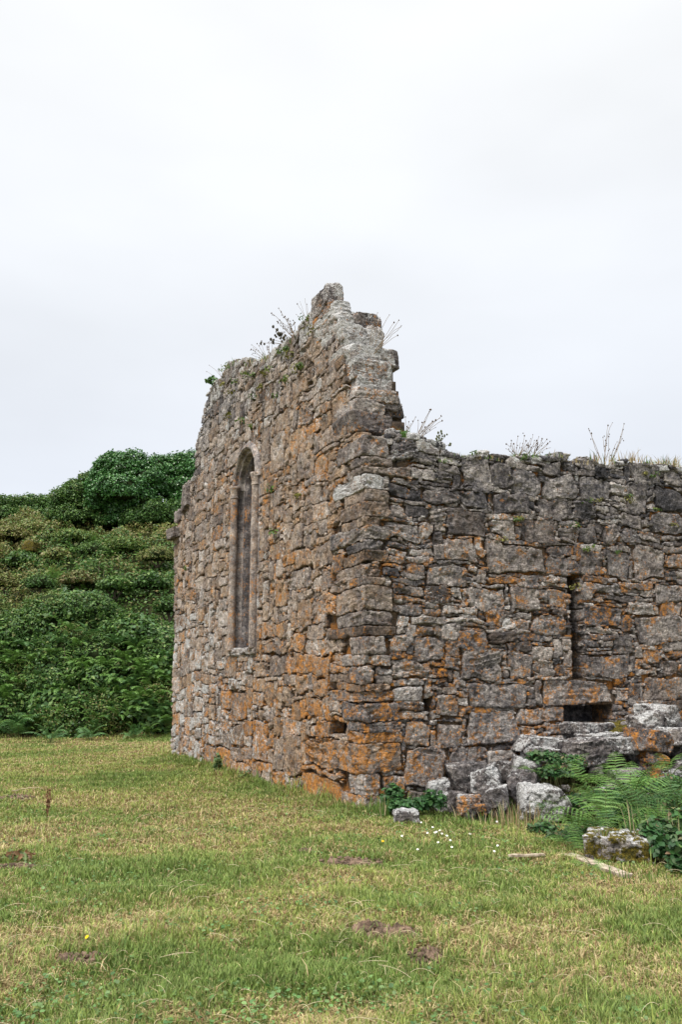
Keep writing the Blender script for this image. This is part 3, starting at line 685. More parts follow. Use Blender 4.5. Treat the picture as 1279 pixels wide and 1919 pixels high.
def grass(nb, dmin=3.5, dmax=29.5):
    d = np.exp(rng.uniform(math.log(dmin), math.log(dmax), nb)); an = rng.uniform(-.52, .52, nb) * (1 + .5 * (4 / d)); x = d * np.tan(an); y = d
    u, v = wall_uv(x, y); ok = ~((u > -.02) & (v > .0) & (u < 11.1))
    mounded = (v > 3.6) & (u > -2.6); ok &= ~(mounded & (rng.random(nb) < .75)); ok &= ~((v > 2.6) & (u > -.45))
    for (cx, cy, rx, ry) in BARE:
        ok &= ~((((x - cx) / rx) ** 2 + ((y - cy) / ry) ** 2 < 1.0) & (rng.random(nb) < .88))
    x, y, d, u, v = x[ok], y[ok], d[ok], u[ok], v[ok]; n = len(x)
    P = np.stack([x, y, np.zeros(n)], 1)
    tuft = fbm(P * 2.6, 3, 61); t2 = fbm(P * .8, 3, 62); t3 = fbm(P * 9, 2, 63)
    st = np.clip(.51 + .9 * t2 + .7 * t3 + .5 * blob(x, y, STRAW) - .55 * blob(x, y, GREEN), .10, .97)
    isst = rng.random(n) < st * .78
    wall = np.where((v < .02) & (u > 0) & (u < 11.3), -v, np.where((u < .02) & (v > 0), -u, 9)); wall = np.minimum(wall, np.hypot(u, v)); edge = np.exp(-(wall / .28) ** 2)
    far = sst(y, 26, 28.5)
    h = (.032 + .028 * rng.random(n)) * (1 + .9 * np.clip(tuft, -.5, 1)) * (1 + 1.3 * edge) * (1 + 1.2 * far) * np.where(isst, .95, 1.05)
    tall = rng.random(n) < .012 + .10 * edge; h = np.where(tall, h * rng.uniform(1.5, 2.4, n), h)
    wd = (.0017 + .00040 * d) * rng.uniform(.7, 1.3, n)
    ph = rng.uniform(0, 2 * math.pi, n); ln = np.where(isst, rng.uniform(.5, 1.5, n), rng.uniform(.15, .9, n)) * h
    side = np.stack([-np.sin(ph), np.cos(ph), np.zeros(n)], 1) ; dr = np.stack([np.cos(ph), np.sin(ph), np.zeros(n)], 1)
    # most blades turn a flank to the open field so that they read as strands
    z0 = gz(x, y); b = np.stack([x, y, z0 - .004], 1)
    m_ = b + dr * (ln * .35)[:, None] + Z * (h * .62)[:, None]; t = b + dr * ln[:, None] + Z * (h * np.where(isst, .75, 1))[:, None]
    s0 = side * wd[:, None]; V5 = np.stack([b - s0, b + s0, m_ - s0 * .75, m_ + s0 * .75, t], 1).reshape(-1, 3)
    g1, g2, g3 = np.array([.15, .235, .05]), np.array([.34, .39, .10]), np.array([.08, .15, .05]); k = rng.random(n)[:, None]; k2 = np.clip(.5 + 1.1 * t2 - .5 * blob(x, y, GREEN) + .25 * rng.normal(size=n), 0, 1)[:, None]
    gr = (g1 * (1 - k2) + g2 * k2); gr = np.where(k < .25, gr * .5 + g3 * .5, gr)
    s1, s2, s3 = np.array([.52, .43, .23]), np.array([.36, .27, .13]), np.array([.24, .14, .075]); k = rng.random(n)[:, None]
    stc = np.where(k < .45, s1, np.where(k < .85, s2, s3)) * rng.uniform(.75, 1.2, n)[:, None]
    c = np.where(isst[:, None], stc, gr) * rng.uniform(.8, 1.2, n)[:, None]
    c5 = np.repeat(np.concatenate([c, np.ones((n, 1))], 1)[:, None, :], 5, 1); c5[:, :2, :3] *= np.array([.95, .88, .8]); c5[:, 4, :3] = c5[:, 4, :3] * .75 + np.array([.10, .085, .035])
    a = np.arange(n) * 5
    return V5, np.stack([a, a + 1, a + 3, a + 2], 1), np.stack([a + 2, a + 3, a + 4], 1), c5.reshape(-1, 4)

# ------------------------------------------------------------------ plants
def unit(v): return v / (np.linalg.norm(v, axis=-1, keepdims=True) + 1e-9)
def leaves(mb, P, nrm, size, cols, aspect=.62, fold=.25, m=0, jitter=.75, droop=0.0):
    """n folded leaves: points P, rough normals nrm, palette cols"""
    n = len(P); nrm = unit(nrm + rng.normal(size=(n, 3)) * jitter); r = rng.normal(size=(n, 3)); r[:, 2] -= droop
    t = unit(np.cross(nrm, r)); t = unit(t - droop * Z * .5); s = unit(np.cross(nrm, t)); L_ = (size * rng.uniform(.6, 1.35, n))[:, None]; W = L_ * aspect * .5; f = nrm * L_ * fold * .5
    v = np.stack([P - t * L_ * .5, P - t * L_ * .12 + s * W + f, P + t * L_ * .25 + s * W * .8 + f, P + t * L_ * .5, P + t * L_ * .25 - s * W * .8 + f, P - t * L_ * .12 - s * W + f], 1).reshape(-1, 3)
    a = np.arange(n) * 6; q = np.concatenate([np.stack([a, a + 1, a + 2, a + 3], 1), np.stack([a, a + 3, a + 4, a + 5], 1)])
    cols = np.asarray(cols); c = cols[rng.integers(0, len(cols), n)] * rng.uniform(.7, 1.3, (n, 1)); c = np.concatenate([c, np.ones((n, 1))], 1)
    mb.add(v, q, c=np.repeat(c, 6, axis=0), m=m)
def quads(mb, P, nrm, size, cols, aspect=.6, jitter=.75, m=0):
    n = len(P); nrm = unit(nrm + rng.normal(size=(n, 3)) * jitter); t = unit(np.cross(nrm, rng.normal(size=(n, 3)))); s = np.cross(nrm, t); L_ = (size * rng.uniform(.6, 1.4, n))[:, None] * .5
    v = np.stack([P - t * L_, P + s * L_ * aspect + nrm * L_ * .25, P + t * L_, P - s * L_ * aspect + nrm * L_ * .25], 1).reshape(-1, 3); a = np.arange(n) * 4
    cols = np.asarray(cols); c = cols[rng.integers(0, len(cols), n)] * rng.uniform(.7, 1.3, (n, 1)); mb.add(v, np.stack([a, a + 1, a + 2, a + 3], 1), c=np.repeat(np.concatenate([c, np.ones((n, 1))], 1), 4, axis=0), m=m)
def dirs(n, zmin=-.35):
    d = unit(rng.normal(size=(int(n * 2.2) + 8, 3))); return d[d[:, 2] > zmin][:n]
def blob_core(mb, c, r, col, m=0, k=14, amp=.18):
    th = np.linspace(0, 2 * math.pi, k, endpoint=False); ph = np.linspace(-1.35, 1.45, k // 2 + 2); T, Pp = np.meshgrid(th, ph, indexing='ij')
    d = np.stack([np.cos(Pp) * np.cos(T), np.cos(Pp) * np.sin(T), np.sin(Pp)], -1).reshape(-1, 3); v = np.asarray(c) + d * np.asarray(r) * (1 + amp * vnoise(d * 2.5 + np.asarray(c), 5))[:, None]
    nj_ = len(ph); i = np.arange(k)[:, None] * nj_ + np.arange(nj_ - 1)[None, :]; j = ((np.arange(k) + 1) % k)[:, None] * nj_ + np.arange(nj_ - 1)[None, :]
    mb.add(v, np.stack([i.ravel(), j.ravel(), j.ravel() + 1, i.ravel() + 1], 1), c=(*col, 1), m=m)
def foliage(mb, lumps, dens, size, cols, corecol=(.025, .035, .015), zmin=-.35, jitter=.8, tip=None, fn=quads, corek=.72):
    """lumps: (centre, radii); leaves spread through an outer shell, sprays standing out of it, solid dark heart inside as painted shade"""
    for (c, r) in lumps:
        c = np.asarray(c, float); r = np.asarray(r, float); area = 4 * math.pi * ((r[0] * r[1]) ** 1.6 + (r[0] * r[2]) ** 1.6 + (r[1] * r[2]) ** 1.6) ** (1 / 1.6) / 3 ** (1 / 1.6)
        n = int(area * dens); d = dirs(n, zmin); n = len(d)
        lum = 1 + .34 * fbm(d * 2.6 + c, 3, 12); k = np.where(rng.random(n) < .22, rng.uniform(1.0, 1.18, n), 1 - np.abs(rng.normal(size=n)) * .09)
        P = c + d * r * (lum * k)[:, None]; keep = (vnoise(P * 3.4, 77) + .55 * vnoise(P * 8.5, 79)) > -.42; P, dd = P[keep], d[keep]
        pal = np.asarray(cols)
        fn(mb, P, dd + Z * .45, size, pal, jitter=jitter)
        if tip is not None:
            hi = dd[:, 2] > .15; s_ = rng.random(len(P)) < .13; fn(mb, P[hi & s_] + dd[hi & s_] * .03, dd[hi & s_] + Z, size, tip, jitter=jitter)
        blob_core(mb, c, r * corek, corecol, m=1)  # solid heart coloured dark to stand in for shade between the leaves

def frond_mesh(Lf, arch, n=8, pin=.26, detail=True, col=((.05, .13, .03), (.09, .19, .045)), w=.004):
    """a bracken frond: arching stalk, opposite pinnae each cut into leaflets"""
    mb = MB(); s = np.linspace(0, 1, n * 2 + 1); ang = 1.25 - arch * s ** 1.4
    dx = np.cumsum(np.cos(ang)) * Lf / len(s); dz = np.cumsum(np.sin(ang)) * Lf / len(s); path = np.stack([dx, np.zeros_like(dx), dz], 1)
    tube(mb, path, np.linspace(w, w * .3, len(s)), 4, c=(.09, .12, .03, 1), cap=False)
    tan = unit(np.gradient(path, axis=0)); c0, c1 = np.array(col[0]), np.array(col[1])
    for k in range(4, len(s) - 1):
        t = (k - 4) / (len(s) - 5); L_ = Lf * pin * (1 - t) ** .75 * min(1, .45 + t * 3) + .01
        for sg in (-1, 1):
            a = path[k]; dirv = unit(np.array([0, sg, 0]) + tan[k] * .38 + np.array([0, 0, -.16 + random.uniform(-.12, .12)])); nn = unit(np.cross(dirv, tan[k]) * sg)
            cc = c0 + (c1 - c0) * random.random()
            if detail:
                m_ = max(4, int(L_ / .020)); q_ = np.linspace(.06, 1, m_)
                ctr = a + dirv * (q_ * L_)[:, None] - Z * (q_ ** 2 * L_ * .18)[:, None]; ll = L_ * .07 * (1 - q_) ** .6 + .004; wv = L_ / m_ * .5; e = unit(tan[k] + dirv * .35)
                for s2 in (-1, 1):
                    tipp = ctr + e * s2 * ll[:, None] + dirv * ll[:, None] * .2; v = np.stack([ctr - dirv * wv, ctr + dirv * wv, tipp + dirv * wv * .5, tipp - dirv * wv * .3], 1).reshape(-1, 3)
                    i = np.arange(m_) * 4; mb.add(v, np.stack([i, i + 1, i + 2, i + 3], 1), c=(*cc, 1))
            else:
                tp = a + dirv * L_ - Z * L_ * .15; wv = tan[k] * Lf / len(s) * .36; md = a + dirv * L_ * .5; mb.add([a - wv * .5, a + wv * .5, md + wv, tp, md - wv], t=[[0, 1, 2], [0, 2, 4], [4, 2, 3]], c=(*cc, 1))
    return mb

_fr = {}
def fern(name, label, P, n, Lf, group=None, detail=True, cat='fern', palette=0, spread=(0, 2 * math.pi), scale_z=1.0):
    key = (detail, palette)
    if key not in _fr:
        cols = [((.075, .18, .035), (.20, .36, .08)), ((.045, .12, .035), (.10, .21, .06)), ((.13, .19, .045), (.24, .26, .07))][palette]
        _fr[key] = [frond_mesh(1.0, a_, 8 if detail else 9, .26, detail, cols, .006 if detail else .008) for a_ in (1.3, 1.7, 2.1)]
        for i_, f_ in enumerate(_fr[key]):
            o_ = f_.build('frond', M_LEAF, None, (0, 0, 0), link=False); _fr[key][i_] = o_
    t = empty(name, P); tag(t, label, cat, group)
    for k in range(n):
        o = random.choice(_fr[key]).copy(); o.name = 'frond'; COL.objects.link(o); o.parent = t; o.location = (random.uniform(-.04, .04), random.uniform(-.04, .04), -.03)
        a = spread[0] + (spread[1] - spread[0]) * (k + random.uniform(.1, .9)) / n
        s_ = Lf * random.uniform(.7, 1.1); o.scale = (s_, s_ * random.uniform(.85, 1.1), s_ * scale_z); o.rotation_euler = (random.gauss(0, .15), random.uniform(-.25, .35), a)
    return t

# -- hillside behind the field
def hpt(x, y, Y): return at_y(x, y, Y)
def terr(x, y): return float(gz(x, y)[0])
DK = [(.034, .085, .018), (.052, .125, .025), (.080, .165, .032), (.11, .20, .042)]
TIPS = [(.13, .22, .05), (.17, .25, .07), (.19, .21, .07)]
IVY = [(.035, .115, .03), (.055, .16, .035), (.07, .19, .045)]
IVT = [(.12, .26, .07), (.16, .30, .09)]
OLV = [(.13, .19, .045), (.20, .25, .06), (.17, .17, .055), (.23, .21, .08)]

def undergrowth():
    mb = MB(); n = 150000
    x = rng.uniform(-21, -1, n); y = 33 + 21 * rng.random(n) ** .8
    P = np.stack([x, y, np.zeros(n)], 1); z = gz(x, y)
    lump = np.clip(fbm(P * .8, 3, 201), -.4, 1) ; hh = .25 + 1.5 * np.clip(lump + .3, 0, 1.2)
    k = 1 - np.abs(rng.normal(size=n)) * .22; P[:, 2] = z + hh * k
    zone = fbm(P * .35, 3, 210); u_ = rng.random(n)
    pal = np.array(DK + OLV + [(.17, .15, .05), (.22, .19, .06)])
    idx = np.where(zone + .5 * (u_ - .5) + .012 * (y - 40) > -.08, 4 + rng.integers(0, 6, n), rng.integers(0, 4, n)); idx = np.where(rng.random(n) < .25, rng.integers(0, 8, n), idx)
    for j in range(len(pal)):
        s_ = idx == j
        if s_.any(): quads(mb, P[s_], np.tile(np.array([0, -.5, .8]), (s_.sum(), 1)), .13, [pal[j]], jitter=.8)
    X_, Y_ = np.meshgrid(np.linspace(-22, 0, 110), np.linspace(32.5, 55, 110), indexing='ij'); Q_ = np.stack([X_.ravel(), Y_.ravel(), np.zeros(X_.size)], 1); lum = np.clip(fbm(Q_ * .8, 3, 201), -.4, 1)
    Q_[:, 2] = gz(Q_[:, 0], Q_[:, 1]) + (.25 + 1.5 * np.clip(lum + .3, 0, 1.2)) * .55; i = (np.arange(109)[:, None] * 110 + np.arange(109)[None, :]).ravel(); mb.add(Q_, np.stack([i, i + 110, i + 111, i + 1], 1), c=(.03, .032, .015, 1), m=1)  # dark sheet below the leaves, shade of the gaps put in as colour
    return mb.build('hillside_undergrowth', [M_LEAF, M_CORE_SHADE])
tag(undergrowth(), 'low bramble, heather and bracken covering the slope behind the thicket', 'undergrowth', kind='stuff')

def thicket():
    mb = MB(); lumps = []
    for k in range(175):
        px = random.uniform(-60, 360); py = random.uniform(1120 + max(0, px - 120) * .30, 1375); t = (1375 - py) / 250
        Yv = 28.6 + 2.2 * t + random.uniform(-.4, .3); c = hpt(px, py + 10, Yv); r = random.uniform(.5, 1.05); lumps.append((c, (r * 1.15, r, r * random.uniform(.6, .85))))
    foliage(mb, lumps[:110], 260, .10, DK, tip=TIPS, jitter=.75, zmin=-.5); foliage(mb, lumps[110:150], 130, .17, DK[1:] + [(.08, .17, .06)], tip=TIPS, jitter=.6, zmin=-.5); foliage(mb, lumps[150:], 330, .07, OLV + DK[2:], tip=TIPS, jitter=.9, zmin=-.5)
    return mb.build('bramble_thicket', [M_LEAF, M_CORE_SHADE])
tag(thicket(), 'dense dark green bramble thicket along the far edge of the field', 'thicket', kind='stuff')
# bare, bleached stems crossing the thicket
def twig(P, L_, a, e, r=.012, col=(.30, .25, .18)):
    mb = MB(); n = 9; t = np.linspace(0, 1, n)[:, None]; d = np.array([math.cos(a) * math.cos(e), -.25, math.sin(e)]); b = np.array([random.uniform(-.3, .3), -.1, random.uniform(.1, .4)])
    pts = np.asarray(P) + d * t * L_ + b * L_ * (t - t * t) + rng.normal(size=(n, 3)) * .012; tube(mb, pts, np.linspace(r, r * .4, n), 5, c=(*col, 1)); return mb
for k, (px, py, L_, a, e) in enumerate(((84, 1168, .55, 0, .45), (45, 1190, .5, 2.9, .5), (122, 1250, .7, 1.6, .9), (155, 1310, .6, 1.8, .8), (60, 1240, .5, .3, .6), (195, 1095, .8, 1.2, 1.2), (312, 1205, .9, 1.9, 1.0), (95, 1280, .4, 2.6, .3), (185, 1075, .6, 1.4, .9))):
    P = hpt(px, py, 28.0 + 3.0 * (1375 - py) / 250 - .6 if py > 1130 else 36)
    o = twig(P, L_ * 1.1, a, e).build('dead_bramble', M_STEM, None, P)
    tag(o, 'bleached leafless stem arching out of the dark green thicket', 'dead stem', 'bleached stems in the thicket')
# bracken standing in front of and among the thicket
for k in range(85):
    px = random.uniform(-30, 325); py = random.uniform(1150 + max(0, px - 120) * .30, 1365) ; t = (1375 - py) / 250
    P = hpt(px, py + 18, 28.6 + 2.2 * t - 1.1)
    fern('bracken_fern', 'bracken fern growing among the brambles of the thicket behind the field', P, 6, random.uniform(.65, .95), 'bracken in the thicket', detail=False, palette=random.choice((0, 0, 1)), spread=(math.pi * .95, math.pi * 2.05))
for (px, py, L_, lb) in ((30, 1385, 1.25, 'large bluish green bracken fern at the left edge of the thicket foot'), (95, 1392, .9, 'broad bracken fern at the thicket foot right of the largest fern'), (165, 1388, .85, 'bracken fern low at the foot of the thicket, halfway to the ruin'), (250, 1386, .8, 'bracken fern at the thicket foot nearest the ruin')):
    P = gnd(px, py); P[2] = 0; fern('bracken_fern', lb, P, 9, L_, None, detail=False, palette=1)
for k in range(26):
    px = random.uniform(60, 325); py = random.uniform(985, 1120); Yv = np.interp(py, [985, 1120], [44, 34.5]); P = hpt(px, py, Yv); P[2] = terr(P[0], P[1]) + .5
    fern('bracken_fern', 'bright bracken fern growing on the slope above the thicket', P, 6, random.uniform(.7, 1.0), 'bracken on the slope', detail=False, palette=random.choice((0, 0, 2)), spread=(math.pi * .95, math.pi * 2.05))

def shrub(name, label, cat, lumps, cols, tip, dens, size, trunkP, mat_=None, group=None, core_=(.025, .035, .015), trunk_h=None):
    base = np.array(trunkP, float); base[2] = terr(base[0], base[1]) - .1
    t = empty(name, base); tag(t, label, cat, group)
    mb = MB(); foliage(mb, lumps, dens, size, cols, core_, tip=tip, zmin=-.6); mb.build('crown', [mat_ or M_LEAF, M_CORE_SHADE], t)
    mb = MB(); cs = [np.asarray(c) for c, _ in lumps]; top = np.mean(cs, axis=0); n = 8; s_ = np.linspace(0, 1, n)[:, None]
    fork = base + (top - base) * .4; h = max(.3, top[2] - base[2]); tube(mb, base + (fork - base) * s_ + rng.normal(size=(n, 3)) * .02, np.linspace(.10, .07, n) * min(1.6, h / 1.6), 8, c=(.07, .055, .04, 1))
    for c in cs: tube(mb, fork + (c - fork) * s_ + rng.normal(size=(n, 3)) * .03, np.linspace(.065, .02, n) * min(1.6, h / 1.6), 6, c=(.07, .055, .04, 1))
    mb.build('trunk', M_STEM, t); return t
def lumps_px(lst, Y0, dep=.9):
    r = []
    for (x, y, rx, ry, *k) in lst:
        Yv = Y0 + (k[0] if k else 0); c = hpt(x, y, Yv); s_ = np.linalg.norm(hpt(x + 1, y, Yv) - c); r.append((c, (rx * s_, max(rx, ry) * s_ * dep, ry * s_)))
    return r
shrub('ivy_covered_tree', 'rounded ivy covered tree standing highest on the hill left of the ruin', 'tree',
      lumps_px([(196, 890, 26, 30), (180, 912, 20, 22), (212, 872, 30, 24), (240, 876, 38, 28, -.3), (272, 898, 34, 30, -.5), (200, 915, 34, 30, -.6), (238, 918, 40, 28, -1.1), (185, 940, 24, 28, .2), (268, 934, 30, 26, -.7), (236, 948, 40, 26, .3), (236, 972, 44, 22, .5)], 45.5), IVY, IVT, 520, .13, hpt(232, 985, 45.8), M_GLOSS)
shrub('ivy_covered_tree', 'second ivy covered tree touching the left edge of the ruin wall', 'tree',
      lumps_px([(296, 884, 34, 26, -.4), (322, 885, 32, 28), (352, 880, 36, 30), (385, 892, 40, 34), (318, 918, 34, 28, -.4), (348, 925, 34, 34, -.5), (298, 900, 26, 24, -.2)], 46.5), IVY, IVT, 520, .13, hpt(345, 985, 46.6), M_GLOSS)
shrub('hawthorn_tree', 'dark hawthorn tree leaning against the left side of the tallest ivy covered tree', 'tree',
      lumps_px([(150, 930, 36, 28), (140, 915, 20, 16), (118, 940, 26, 26), (164, 902, 20, 16), (172, 962, 34, 24, -.4), (140, 968, 34, 22, -.5), (205, 975, 26, 18, -.8), (108, 972, 24, 18, -.2)], 46.5), DK, TIPS, 430, .12, hpt(150, 990, 46.6))
shrub('hawthorn_tree', 'shadowed dark leaved tree under the overhanging ivy beside the ruin', 'tree',
      lumps_px([(290, 965, 34, 28), (325, 968, 30, 28), (255, 972, 28, 20), (345, 978, 24, 24)], 44.5), DK[:3], TIPS[:1], 430, .12, hpt(300, 995, 44.6))
for (x, lb, pal) in ((8, 'low green bush on the skyline at the left edge', DK), (52, 'second low bush on the skyline, right of the leftmost one', DK), (92, 'skyline bush beside the dark hawthorn', DK)):
    shrub('skyline_bush', lb, 'bush', lumps_px([(x, 944, 26, 16), (x - 18, 950, 20, 14), (x + 18, 954, 20, 14), (x, 965, 30, 14, -.5)], 50), pal, TIPS, 330, .13, hpt(x, 975, 50.3))
for (x, y, Yv, lb, pal) in ((60, 992, 43, 'olive brown gorse bush on the upper slope at the left', OLV), (22, 1000, 42.5, 'yellowish scrub bush at the left edge of the upper slope', OLV[1:] + [(.2, .17, .05)]), (138, 1005, 42.0, 'dark olive bush below the hawthorn on the slope', DK[2:] + OLV[:2])):
    shrub('slope_bush', lb, 'bush', lumps_px([(x, y, 30, 13), (x + 24, y + 4, 22, 11), (x - 24, y + 5, 22, 11)], Yv), pal, TIPS, 330, .12, hpt(x, y + 12, Yv))

SLB = [(40, 1050, 39.5, 26, 16, 'dark bush on the left of the slope under the moss capped rock', DK), (105, 1040, 40.0, 22, 12, 'brownish bush on the slope below the olive scrub', OLV), (175, 1030, 40.5, 26, 14, 'green bush on the middle of the upper slope', DK[1:]), (235, 1022, 41.0, 30, 14, 'yellow green bush on the upper slope below the ivy', OLV[:2] + DK[2:]), (295, 1040, 39.5, 28, 16, 'olive bush on the slope nearest the ruin wall', OLV), (75, 1092, 36.5, 26, 15, 'dark bush low on the slope above the thicket at the left', DK[:3]),
       (150, 1085, 36.8, 30, 15, 'reddish brown bramble mound above the middle of the thicket', [(.17, .13, .05), (.14, .15, .045), (.11, .16, .04)]), (215, 1095, 36.0, 26, 14, 'green mound above the brown outcrop', DK[1:]), (285, 1090, 36.2, 26, 18, 'dark mound on the slope above the outcrop beside the wall', DK[:3]), (315, 1135, 33.8, 22, 18, 'dark bramble mound touching the ruin above the thicket', DK[:3]), (8, 1090, 36.5, 20, 14, 'yellowish bush cut by the left edge above the thicket', OLV[1:])]
for (x, y, Yv, rx, ry, lb, pal) in SLB:
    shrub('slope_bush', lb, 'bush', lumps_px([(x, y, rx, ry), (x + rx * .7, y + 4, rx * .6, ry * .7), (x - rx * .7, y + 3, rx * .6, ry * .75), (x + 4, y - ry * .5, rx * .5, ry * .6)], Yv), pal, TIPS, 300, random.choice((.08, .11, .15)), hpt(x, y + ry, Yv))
# ------------------------------------------------------------------ loose stones
def rock(x0, y0, x1, y1, Yv, label, tone=.5, orange=.1, white=.4, moss=0., depth=None, rot=0, tilt=0, name='fallen_stone', cat='stone', rnd=.012, group=None, chip=.2, res=.013):
    c = at_y((x0 + x1) / 2, (y0 + y1) / 2, Yv); wx = np.linalg.norm(at_y(x1, (y0 + y1) / 2, Yv) - at_y(x0, (y0 + y1) / 2, Yv)); hz = abs(at_y(x0, y0, Yv)[2] - at_y(x0, y1, Yv)[2])
    dp = depth or .8 * wx; c[2] += 0; a = rot; ax = np.array([math.cos(a), math.sin(a), 0]); ay = np.array([-math.sin(a), math.cos(a), 0]); az = Z.copy()
    if tilt: ax, az = ax * math.cos(tilt) + Z * math.sin(tilt), Z * math.cos(tilt) - ax * math.sin(tilt)
    W_ = Wall(); W_.along = ax; W_.stone(c + ay * 0, ax, ay, az, wx * 1.04, dp, hz * 1.06, tone * .62, orange * .8, white * .80, moss, .1, res=res, back=True, nchip=9, taper=.35, chip=min(chip, .30 * min(wx, hz)), rnd=rnd, wobble=0, strata=random.choice((.3, .8, 1.2)), rough=1.5)
    W_.finish(0); base = c.copy(); base[2] -= hz / 2; o = W_.build(name, [M_STONE, M_MORTAR], None, base); tag(o, label, cat, group); return o
RK = [  # px rect, depth, label, tone, orange, white, moss, extra depth
 ((740, 1516, 782, 1548), 10.6, 'small white lichened stone lying in the grass before the corner bramble', .55, .1, .95, 0, .25),
 ((800, 1466, 842, 1520), 11.5, 'white splashed stone leaning on the wall behind the corner bramble leaves', .45, .1, .8, 0, .35),
 ((842, 1430, 905, 1482), 11.75, 'grey angular block against the wall at the left end of the rubble', .42, .15, .35, 0, .5),
 ((838, 1478, 885, 1535), 11.45, 'upright pinkish grey stone at the left foot of the rubble', .5, .05, .1, 0, .4),
 ((862, 1488, 898, 1538), 11.1, 'small orange patched stone leaning at the left foot of the rubble', .4, .85, .5, .3, .3),
 ((884, 1502, 912, 1545), 10.95, 'dark wedge shaped stone low between orange and ribbed rubble stones', .2, .7, .1, .4, .25),
 ((893, 1434, 940, 1505), 11.6, 'tall white ribbed boulder in the middle of the rubble against the wall', .45, .1, .75, 0, .5),
 ((912, 1478, 952, 1530), 11.1, 'ribbed grey stone standing at the front of the rubble', .5, .2, .55, 0, .35),
 ((936, 1428, 975, 1458), 12.0, 'brown flat topped stone set against the wall above the rubble', .35, .15, .5, .1, .4),
 ((958, 1424, 1010, 1470), 11.7, 'white capped stone behind the dark rounded boulder', .5, .05, .75, 0, .45),
 ((948, 1452, 1006, 1512), 11.3, 'dark rounded boulder in the middle of the rubble', .25, .05, .35, 0, .45),
 ((980, 1472, 1062, 1532), 10.9, 'big white topped boulder at the front of the rubble beside the ferns', .5, .05, .92, 0, .55),
 ((970, 1382, 1048, 1410), 12.3, 'long pale slab on the wall foot left of the low stub wall', .5, .2, .8, .1, .5),
 ((990, 1402, 1046, 1424), 12.0, 'small white topped stone under the long pale slab', .6, .05, .95, 0, .4),
 ((1046, 1356, 1140, 1386), 12.75, 'wide pale ledge stone directly under the dark hollow', .5, .2, .7, .1, .6),
 ((1124, 1358, 1190, 1380), 12.9, 'moss covered brown ledge stone right of the dark hollow', .3, .3, .3, .9, .5),
 ((1080, 1370, 1190, 1394), 12.5, 'thin broken pale slabs lying on the low stub wall', .5, .2, .75, 0, .5),
 ((1105, 1384, 1195, 1408), 12.2, 'smooth pale slab across the front of the low stub wall', .6, .1, .85, 0, .45),
 ((1052, 1386, 1152, 1434), 12.0, 'large grey spotted boulder at the left end of the low stub wall', .42, .35, .4, 0, .6),
 ((1100, 1430, 1130, 1460), 11.9, 'small grey stone under the large spotted boulder', .4, .1, .3, 0, .4),
 ((1130, 1440, 1200, 1500), 11.9, 'grey stone half hidden by ferns under the low stub wall', .4, .1, .3, 0, .5),
 ((1190, 1372, 1246, 1408), 12.1, 'orange patched block in the low stub wall', .5, .8, .25, 0, .5),
 ((1206, 1405, 1238, 1462), 12.1, 'narrow upright orange block below the orange patched block', .5, .85, .1, 0, .5),
 ((1184, 1336, 1242, 1376), 12.4, 'tilted pale pointed rock on top of the low stub wall', .55, .05, .7, 0, .5),
 ((1206, 1320, 1262, 1362), 12.9, 'rounded white lichened block resting against the wall above the stub', .6, .25, .8, 0, .5),
 ((1243, 1362, 1310, 1398), 12.2, 'rounded grey stone at the right edge on top of the stub wall', .5, .05, .6, 0, .5),
 ((1246, 1398, 1310, 1462), 12.3, 'shaded stone at the right edge under the rounded grey one', .35, .3, .4, 0, .5),
 ((1248, 1455, 1310, 1492), 12.0, 'grey foundation stone at the right edge behind the nettles', .45, .1, .4, 0, .5),
]
for (r_, Yv, lb, tn, og, wh, ms, dp) in RK: rock(*r_, Yv, lb, tn, og, wh, ms, dp, rot=random.uniform(-.25, .45) + .3 * (Yv > 12), tilt=random.gauss(0, .08))
rock(1118, 1566, 1236, 1622, 8.6, 'flat topped boulder half covered in golden moss in front of the ferns', .75, .15, .75, .62, .7, rot=-.35, tilt=-.05, name='mossy_boulder', cat='boulder', chip=.07)
for (x0, y0, x1, y1, Yv, lb) in ((215, 1148, 262, 1178, 32.6, 'brown rocky outcrop showing above the thicket'), (38, 1010, 78, 1030, 40.5, 'rock capped with orange moss on the upper slope')):
    rock(x0 + 6, y0 + 6, x1 - 6, y1 + 6, Yv, lb, .3, .5, .1, .85, .9, name='rock_outcrop', cat='outcrop', res=.05, chip=.3)
for k in range(120):   # rubble chips packed between the fallen stones, resting on the bank
    px = random.uniform(835, 1290); v_ = 0; d_ = random.uniform(.1, 1.3); P = CO + V * on_side(px, 1450)[0] - U * d_; 
    if px < 960: d_ = random.uniform(.05, .6); P = CO + V * on_side(px, 1480)[0] - U * d_
    s_ = random.uniform(.08, .2) if px < 1040 else random.uniform(.12, .34); P[2] = terr(P[0], P[1]) + s_ * .2; W_ = Wall(); W_.along = V
    W_.stone(P, V, U, Z, s_ * 1.3, s_, s_ * .8, random.uniform(.3, .6), random.uniform(0, .5), random.uniform(.1, .7), .2, 0, res=.022, back=True, nchip=7, chip=.05, rnd=.03, wobble=0); W_.finish(0)
    tag(W_.build('rubble_stone', [M_STONE, M_MORTAR], None, P), 'small loose rubble stone lying between the fallen blocks at the foot of the side wall', 'stone', 'small rubble at the foot of the side wall')
print('rocks', round(time.time() - T0, 1))

